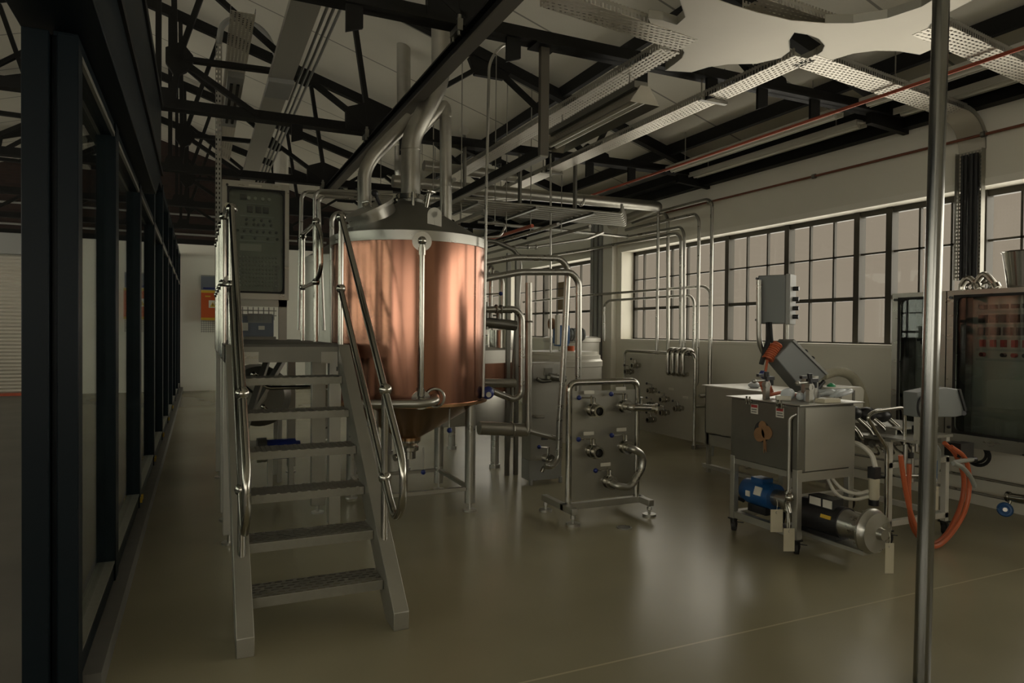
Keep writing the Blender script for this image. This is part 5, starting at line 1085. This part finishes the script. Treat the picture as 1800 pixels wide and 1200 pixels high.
# ---------------------------------------------------------------- filling machine on its white frame
fm = thing('filling_machine', 'can filling machine on a pale wheeled frame between the cart and the pole', 'filling machine', (4.85, 3.6, 0))
fx0, fx1, fy0, fy1 = 4.47, 5.14, 3.29, 4.15
for x in (fx0+0.02, fx1-0.02):
    for y in (fy0+0.02, fy1-0.02): box(x-0.02, x+0.02, y-0.02, y+0.02, 0.10, 0.74).build('leg', 'tankwhite', fm, 0.002)
MB().box(fx0, fx1, fy0, fy0+0.04, 0.13, 0.17).box(fx0, fx1, fy1-0.04, fy1, 0.13, 0.17).box(fx0, fx0+0.04, fy0, fy1, 0.13, 0.17).box(fx1-0.04, fx1, fy0, fy1, 0.13, 0.17).box(fx0, fx1, fy0, fy0+0.04, 0.55, 0.59).build('frame_rail', 'tankwhite', fm, 0.002)
MB().box(fx0, fx1+0.02, fy0-0.01, fy1, 0.74, 0.76).box(fx0+0.2, fx1+0.02, fy0+0.1, fy1, 0.80, 0.815).box(fx0+0.2, fx0+0.215, fy0+0.1, fy1, 0.74, 0.81).build('table_top', 'satin', fm)
for x, y in ((fx0+0.02, fy0+0.02), (fx1-0.02, fy0+0.02), (fx1-0.02, fy1-0.02), (fx0+0.02, fy1-0.02)): caster(fm, x, y, 0.2)
MB().tube([(4.42, 3.27, 0.13), (4.42, 3.27, 0.70), (4.21, 3.27, 0.93), (4.27, 3.27, 0.965), (4.58, 3.27, 0.985), (4.60, 3.27, 0.92), (4.60, 3.27, 0.72)], 0.013, 0.05, 12).build('guard_rail', 'polished', fm)
for i in range(4):
    x, y = 4.36+0.12*i, 3.62-0.03*i
    hd_ = MB().tube([(x+0.02, y, 0.89), (x+0.09, y-0.08, 0.79), (x+0.10, y-0.12, 0.72)], 0.020, 0.04, 12).build('filling_head', 'polished', fm)
    MB().ball((x, y+0.02, 0.925-0.012*i), 0.072, 14, (1.15, 1.0, 0.75)).build('black_cap', 'plastic', hd_)
    MB().hose([(x+0.08, y-0.12, 0.74), (x+0.05, y-0.20, 0.66), (x+0.12, y-0.24, 0.64), (x+0.16, y-0.14, 0.72)], 0.008, 6).build('steel_loop', 'polished', hd_)
MB().box(4.44, 5.10, 3.50, 3.62, 0.68, 0.74).cyl((4.5, 3.45, 0.70), (5.1, 3.45, 0.70), 0.03).build('manifold', 'steel', fm)
MB().cyl((4.68, 3.26, 0.44), (4.68, 3.26, 0.70), 0.012).cyl((4.60, 3.26, 0.34), (4.60, 3.26, 0.72), 0.016).cyl((4.72, 3.26, 0.66), (4.72, 3.26, 0.80), 0.012).build('air_line', 'steel', fm)
MB().cyl((4.70, 3.26, 0.80), (4.70, 3.26, 0.85), 0.022).box(4.62, 4.66, 3.24, 3.30, 0.62, 0.66).build('fitting', 'plastic', fm)
fl = MB().lathe([(0, 0), (0.03, 0), (0.036, 0.02), (0.036, 0.15), (0.0, 0.155)], (4.33, 3.30, 0.34), 20).build('filter_bowl', 'tag', fm); MB().box(4.30, 4.36, 3.27, 3.33, 0.49, 0.57).cyl((4.36, 3.3, 0.50), (4.44, 3.3, 0.49), 0.012).build('regulator', 'plastic', fl); MB().cyl((4.33, 3.3, 0.30), (4.33, 3.3, 0.34), 0.034).build('drain_cap', 'plastic', fl)
MB().hose([(4.26, 3.5, 0.70), (4.30, 3.42, 0.72), (4.33, 3.33, 0.66), (4.34, 3.30, 0.57)], 0.018, 8).build('air_hose', 'plasticwhite', fm)
MB().hose([(4.05, 3.45, 0.52), (4.12, 3.40, 0.42), (4.22, 3.36, 0.38), (4.31, 3.32, 0.40)], 0.012, 8).hose([(4.02, 3.45, 0.52), (4.08, 3.40, 0.38), (4.2, 3.36, 0.34), (4.31, 3.32, 0.36)], 0.012, 8).build('air_hose', 'plasticwhite', fm)
MB().cyl((4.56, 3.24, 0.50), (4.80, 3.22, 0.48), 0.014).cyl((4.70, 3.22, 0.48), (4.80, 3.22, 0.48), 0.03).build('ball_valve', 'polished', fm)
MB().hose([(4.72, 3.3, 0.72), (4.83, 3.2, 0.70), (4.86, 3.2, 0.60), (4.84, 3.2, 0.5)], 0.022, 10).build('grey_tube', 'hosegrey', fm); MB().cyl((4.83, 3.2, 0.45), (4.83, 3.2, 0.60), 0.02).build('blue_tube', 'motorblue', fm)
MB().box(5.0, 5.10, 3.12, 3.24, 0.62, 0.72).box(5.10, 5.15, 3.12, 3.2, 0.61, 0.72).cyl((5.04, 3.12, 0.60), (5.14, 3.1, 0.60), 0.02).build('solenoid_block', 'plastic', fm)
card('paper_tag', 4.80, 3.16, 0.42, 0.03, 0.17, 'narrow cream card tag under the filling machine beside the pole', 0.2)
tag(MB().hose([(4.297, 3.08, 0.692), (4.342, 3.08, 0.496), (4.417, 3.08, 0.276), (4.539, 3.08, 0.093), (4.68, 3.08, 0.029), (4.845, 3.08, 0.098), (5.0, 3.08, 0.256), (5.039, 3.08, 0.457), (4.983, 3.08, 0.625), (4.828, 3.08, 0.717)], 0.016, 10).build('orange_hose', 'orangehose'), 'outer orange hose looping from the filling machine almost to the floor', 'hose', 'orange hoses')
tag(MB().hose([(4.499, 3.16, 0.605), (4.505, 3.16, 0.346), (4.558, 3.16, 0.141), (4.72, 3.16, 0.017), (4.907, 3.16, 0.06), (5.07, 3.16, 0.251), (5.103, 3.16, 0.457), (5.007, 3.16, 0.631), (4.876, 3.16, 0.73)], 0.016, 10).build('orange_hose', 'orangehose'), 'inner orange hose of the filling machine, straight down its left side', 'hose', 'orange hoses')
tag(MB().hose([(5.13, 3.11, 0.60)]+[(4.73, 3.0, 0.625), (4.818, 3.0, 0.591), (4.907, 3.0, 0.524), (4.973, 3.0, 0.439)], 0.016, 10).build('grey_hose_end', 'hosegrey'), 'grey hose end sticking out right of the orange loops', 'hose')
ih = thing('instrument_head', 'grey instrument housing on an arm just behind the front pole', 'instrument', (4.45, 3.0, 0.95))
MB().prism([(4.309, 2.98, 1.122), (4.588, 2.98, 1.153), (4.746, 2.98, 1.133), (4.818, 2.98, 0.997), (4.788, 2.98, 0.951), (4.714, 2.98, 0.943), (4.314, 2.98, 0.96)], (0.03, 0.12, 0)).build('housing', 'grey', ih, 0.006)
MB().cyl((4.383, 2.97, 1.027), (4.575, 3.1, 1.006), 0.078, n=28).build('round_cover', 'grey', ih); MB().torus((4.383, 2.97, 1.027), (0, 1, 0), 0.078, 0.008, 28).build('seal', 'rubber', ih)
MB().cyl((4.784, 2.97, 0.968), (4.832, 3.0, 0.963), 0.016).bar((4.738, 2.975, 1.134), (4.81, 2.975, 0.982), 0.012, 0.02).build('cover_clip', 'plastic', ih); MB().box(4.44, 4.48, 3.05, 3.09, 0.775, 0.99).box(4.44, 4.6, 3.05, 3.4, 0.762, 0.777).build('arm', 'steel', ih)
pj = thing('white_plastic_bin', 'white plastic bin with slots and a green cap, behind the right of the cart', 'bin', (4.7, 3.85, 0.76))
MB().prism([(4.50, 3.80, 0.818), (4.84, 3.80, 0.818), (4.86, 3.80, 1.06), (4.83, 3.80, 1.085), (4.52, 3.80, 1.085), (4.49, 3.80, 1.06)], (0, 0.24, 0)).build('body', 'plasticwhite', pj, 0.01)
for x in (4.58, 4.73): box(x-0.012, x+0.012, 3.794, 3.80, 0.97, 1.06).build('slot', 'darksteel', pj)
MB().lathe([(0.035, 0), (0.03, 0.015), (0.008, 0.03), (0, 0.03)], (4.60, 3.9, 1.085), 16).build('green_cap', 'green', pj)

# ---------------------------------------------------------------- cabinets on the window wall
def cabinet(name, y0, y1, label, rows, ms):
    """front in the plane x = 5.85, y0 is the end nearer the viewer"""
    t = thing(name, label, 'control cabinet', (6.05, (y0+y1)/2, 0.57), 'wall control cabinets')
    x0, x1, z0, z1 = 5.85, 6.28, 0.57, 1.885
    MB().box(x1-0.01, x1, y0, y1, z0, z1).box(x0, x1, y0, y0+0.01, z0, z1).box(x0, x1, y1-0.01, y1, z0, z1).box(x0, x1, y0, y1, z0, z0+0.01).box(x0, x1, y0, y1, z1-0.01, z1).build('case', 'steel', t)
    d = MB().ringplate((x0, y1, z0), (0, -1, 0), (0, 0, 1), (-1, 0, 0), y1-y0, z1-z0, 0.075, 0.075, 0.12, 0.055, 0.06, 0.02).build('door', 'steel', t)
    MB().ringplate((x0-0.022, y1-0.06, z0+0.105), (0, -1, 0), (0, 0, 1), (-1, 0, 0), y1-y0-0.12, z1-z0-0.145, 0.022, 0.022, 0.022, 0.022, 0.05, 0.006).build('gasket', 'rubber', d)
    box(x0-0.009, x0-0.005, y0+0.06, y1-0.06, z0+0.10, z1-0.05).build('glass', 'glass', d)
    MB().cyl((x0-0.02, y1-0.035, z0+0.15), (x0-0.035, y1-0.035, z0+0.15), 0.012).cyl((x0-0.02, y1-0.035, z1-0.06), (x0-0.05, y1-0.045, z1-0.06), 0.012).build('lock', 'plastic', d)
    box(6.03, 6.04, y0+0.02, y1-0.02, z0+0.02, z1-0.02).build('back_plate', 'satin', t)
    for (z, n, w_, h_, mt, strip) in rows:
        ys = [y1-0.19-i*(y1-y0-0.26)/max(1, n-1) for i in range(n)]
        for y in ys:
            if mt == 'knob': MB().cyl((6.03, y, z), (5.99, y, z), w_/2, n=12).build('knob', 'plastic', t)
            elif mt == 'redknob': MB().cyl((6.03, y, z), (5.99, y, z), w_/2, n=12).build('red_button', 'red', t)
            else: box(5.99, 6.03, y-w_/2, y+w_/2, z-h_/2, z+h_/2).build('module', mt, t)
        if strip: box(6.02, 6.03, y0+0.06, y1-0.13, z-h_/2-0.035, z-h_/2-0.015).build('label_strip', 'greylight', t)
    MB().box(5.93, 6.02, y1-0.10, y1-0.05, z0+0.03, z1-0.04).build('wire_duct', 'plastic', t)
    return t
cabinet('wall_control_cabinet', 3.02, 3.775, 'right-hand stainless wall cabinet full of red and black switch modules, behind the pole', [(1.745, 7, 0.045, 0.035, 'plastic', 1), (1.645, 7, 0.055, 0.065, 'plastic', 1), (1.54, 6, 0.06, 0.065, 'ink', 1), (1.44, 7, 0.03, 0.06, 'red', 1), (1.345, 4, 0.034, 0.034, 'knob', 1), (1.345, 3, 0.036, 0.036, 'redknob', 0)], 0)
c2_ = cabinet('wall_control_cabinet', 3.785, 4.285, 'left-hand stainless wall cabinet with a mostly empty dark interior', [(1.44, 1, 0.05, 0.05, 'knob', 0), (1.25, 1, 0.10, 0.12, 'greylight', 0)], 0)
MB().cyl((6.0, 3.95, 1.50), (5.95, 4.12, 1.46), 0.012).build('inner_lever', 'plastic', c2_)
tag(MB().cyl((5.95, 4.05, 1.885), (5.95, 4.05, 1.93), 0.02).build('cable_gland', 'satin'), 'small round gland on top of the left-hand wall cabinet', 'gland')
tag(MB().lathe([(0, 0), (0.125, 0), (0.165, 0.29), (0.175, 0.295), (0.17, 0.30), (0.160, 0.295), (0.12, 0.01), (0, 0.01)], (6.05, 3.28, 1.885), 40).build('steel_bucket', 'polished'), 'tapered steel bucket standing on top of the right-hand wall cabinet', 'bucket')
for i, (y, t_) in enumerate(((3.73, 'left of two shiny bent hose fittings on top of the right-hand cabinet'), (3.60, 'right of two shiny bent hose fittings on top of the right-hand cabinet, larger'))):
    s_ = 1+0.25*i
    tag(MB().hose([(6.05, y+0.07*s_, 1.90), (6.05, y+0.06*s_, 1.95), (6.05, y+0.01, 1.91+0.09*s_), (6.05, y-0.05*s_, 1.955), (6.05, y-0.07*s_, 1.91)], 0.026, 10).hollow((6.05, y-0.06*s_, 1.935), (6.05, y-0.075*s_, 1.90), 0.04, 0.02).torus((6.02, y-0.03, 1.92), (1, 0, 0), 0.03, 0.012).build('hose_fitting', 'polished'), t_, 'fitting', 'fittings on the cabinet')
for y, t_ in ((3.60, 'dark cable loop hanging under the right-hand wall cabinet'),):
    tag(MB().torus((6.0, y, 0.49), (1, 0.2, 0), 0.085, 0.014, 24).torus((6.02, y+0.03, 0.50), (1, 0.3, 0), 0.075, 0.012, 24).build('cable_loop', 'rubber'), t_, 'cable')
fp = thing('wall_floor_pipes', 'pair of thin pipes low along the foot of the window wall under the cabinets', 'pipe', (6.15, 4.0, 0.2))
MB().tube([(6.15, 5.6, 0.27), (6.15, 2.9, 0.27)], 0.012).build('pipe', 'steel', fp); MB().tube([(6.13, 5.6, 0.14), (6.13, 2.9, 0.14)], 0.012).build('pipe', 'steel', fp)
hv = thing('hand_wheel_valve', 'steel outlet with a round blue hand wheel, low at the far right edge', 'valve', (5.9, 3.25, 0.12))
MB().cyl((5.90, 3.30, 0.215), (5.96, 2.80, 0.235), 0.032).cyl((5.90, 3.31, 0.215), (5.90, 3.29, 0.215), 0.042).cyl((5.90, 3.28, 0.20), (5.87, 3.29, 0.13), 0.014).cyl((5.96, 2.80, 0.0), (5.96, 2.80, 0.235), 0.032).build('outlet', 'polished', hv)
MB().torus((5.86, 3.30, 0.115), (-0.9, -0.35, 0.1), 0.040, 0.018, 24).cyl((5.87, 3.30, 0.115), (5.85, 3.293, 0.117), 0.038).build('hand_wheel', 'motorblue', hv); MB().cyl((5.85, 3.293, 0.117), (5.843, 3.29, 0.118), 0.016).build('hub', 'steel', hv)
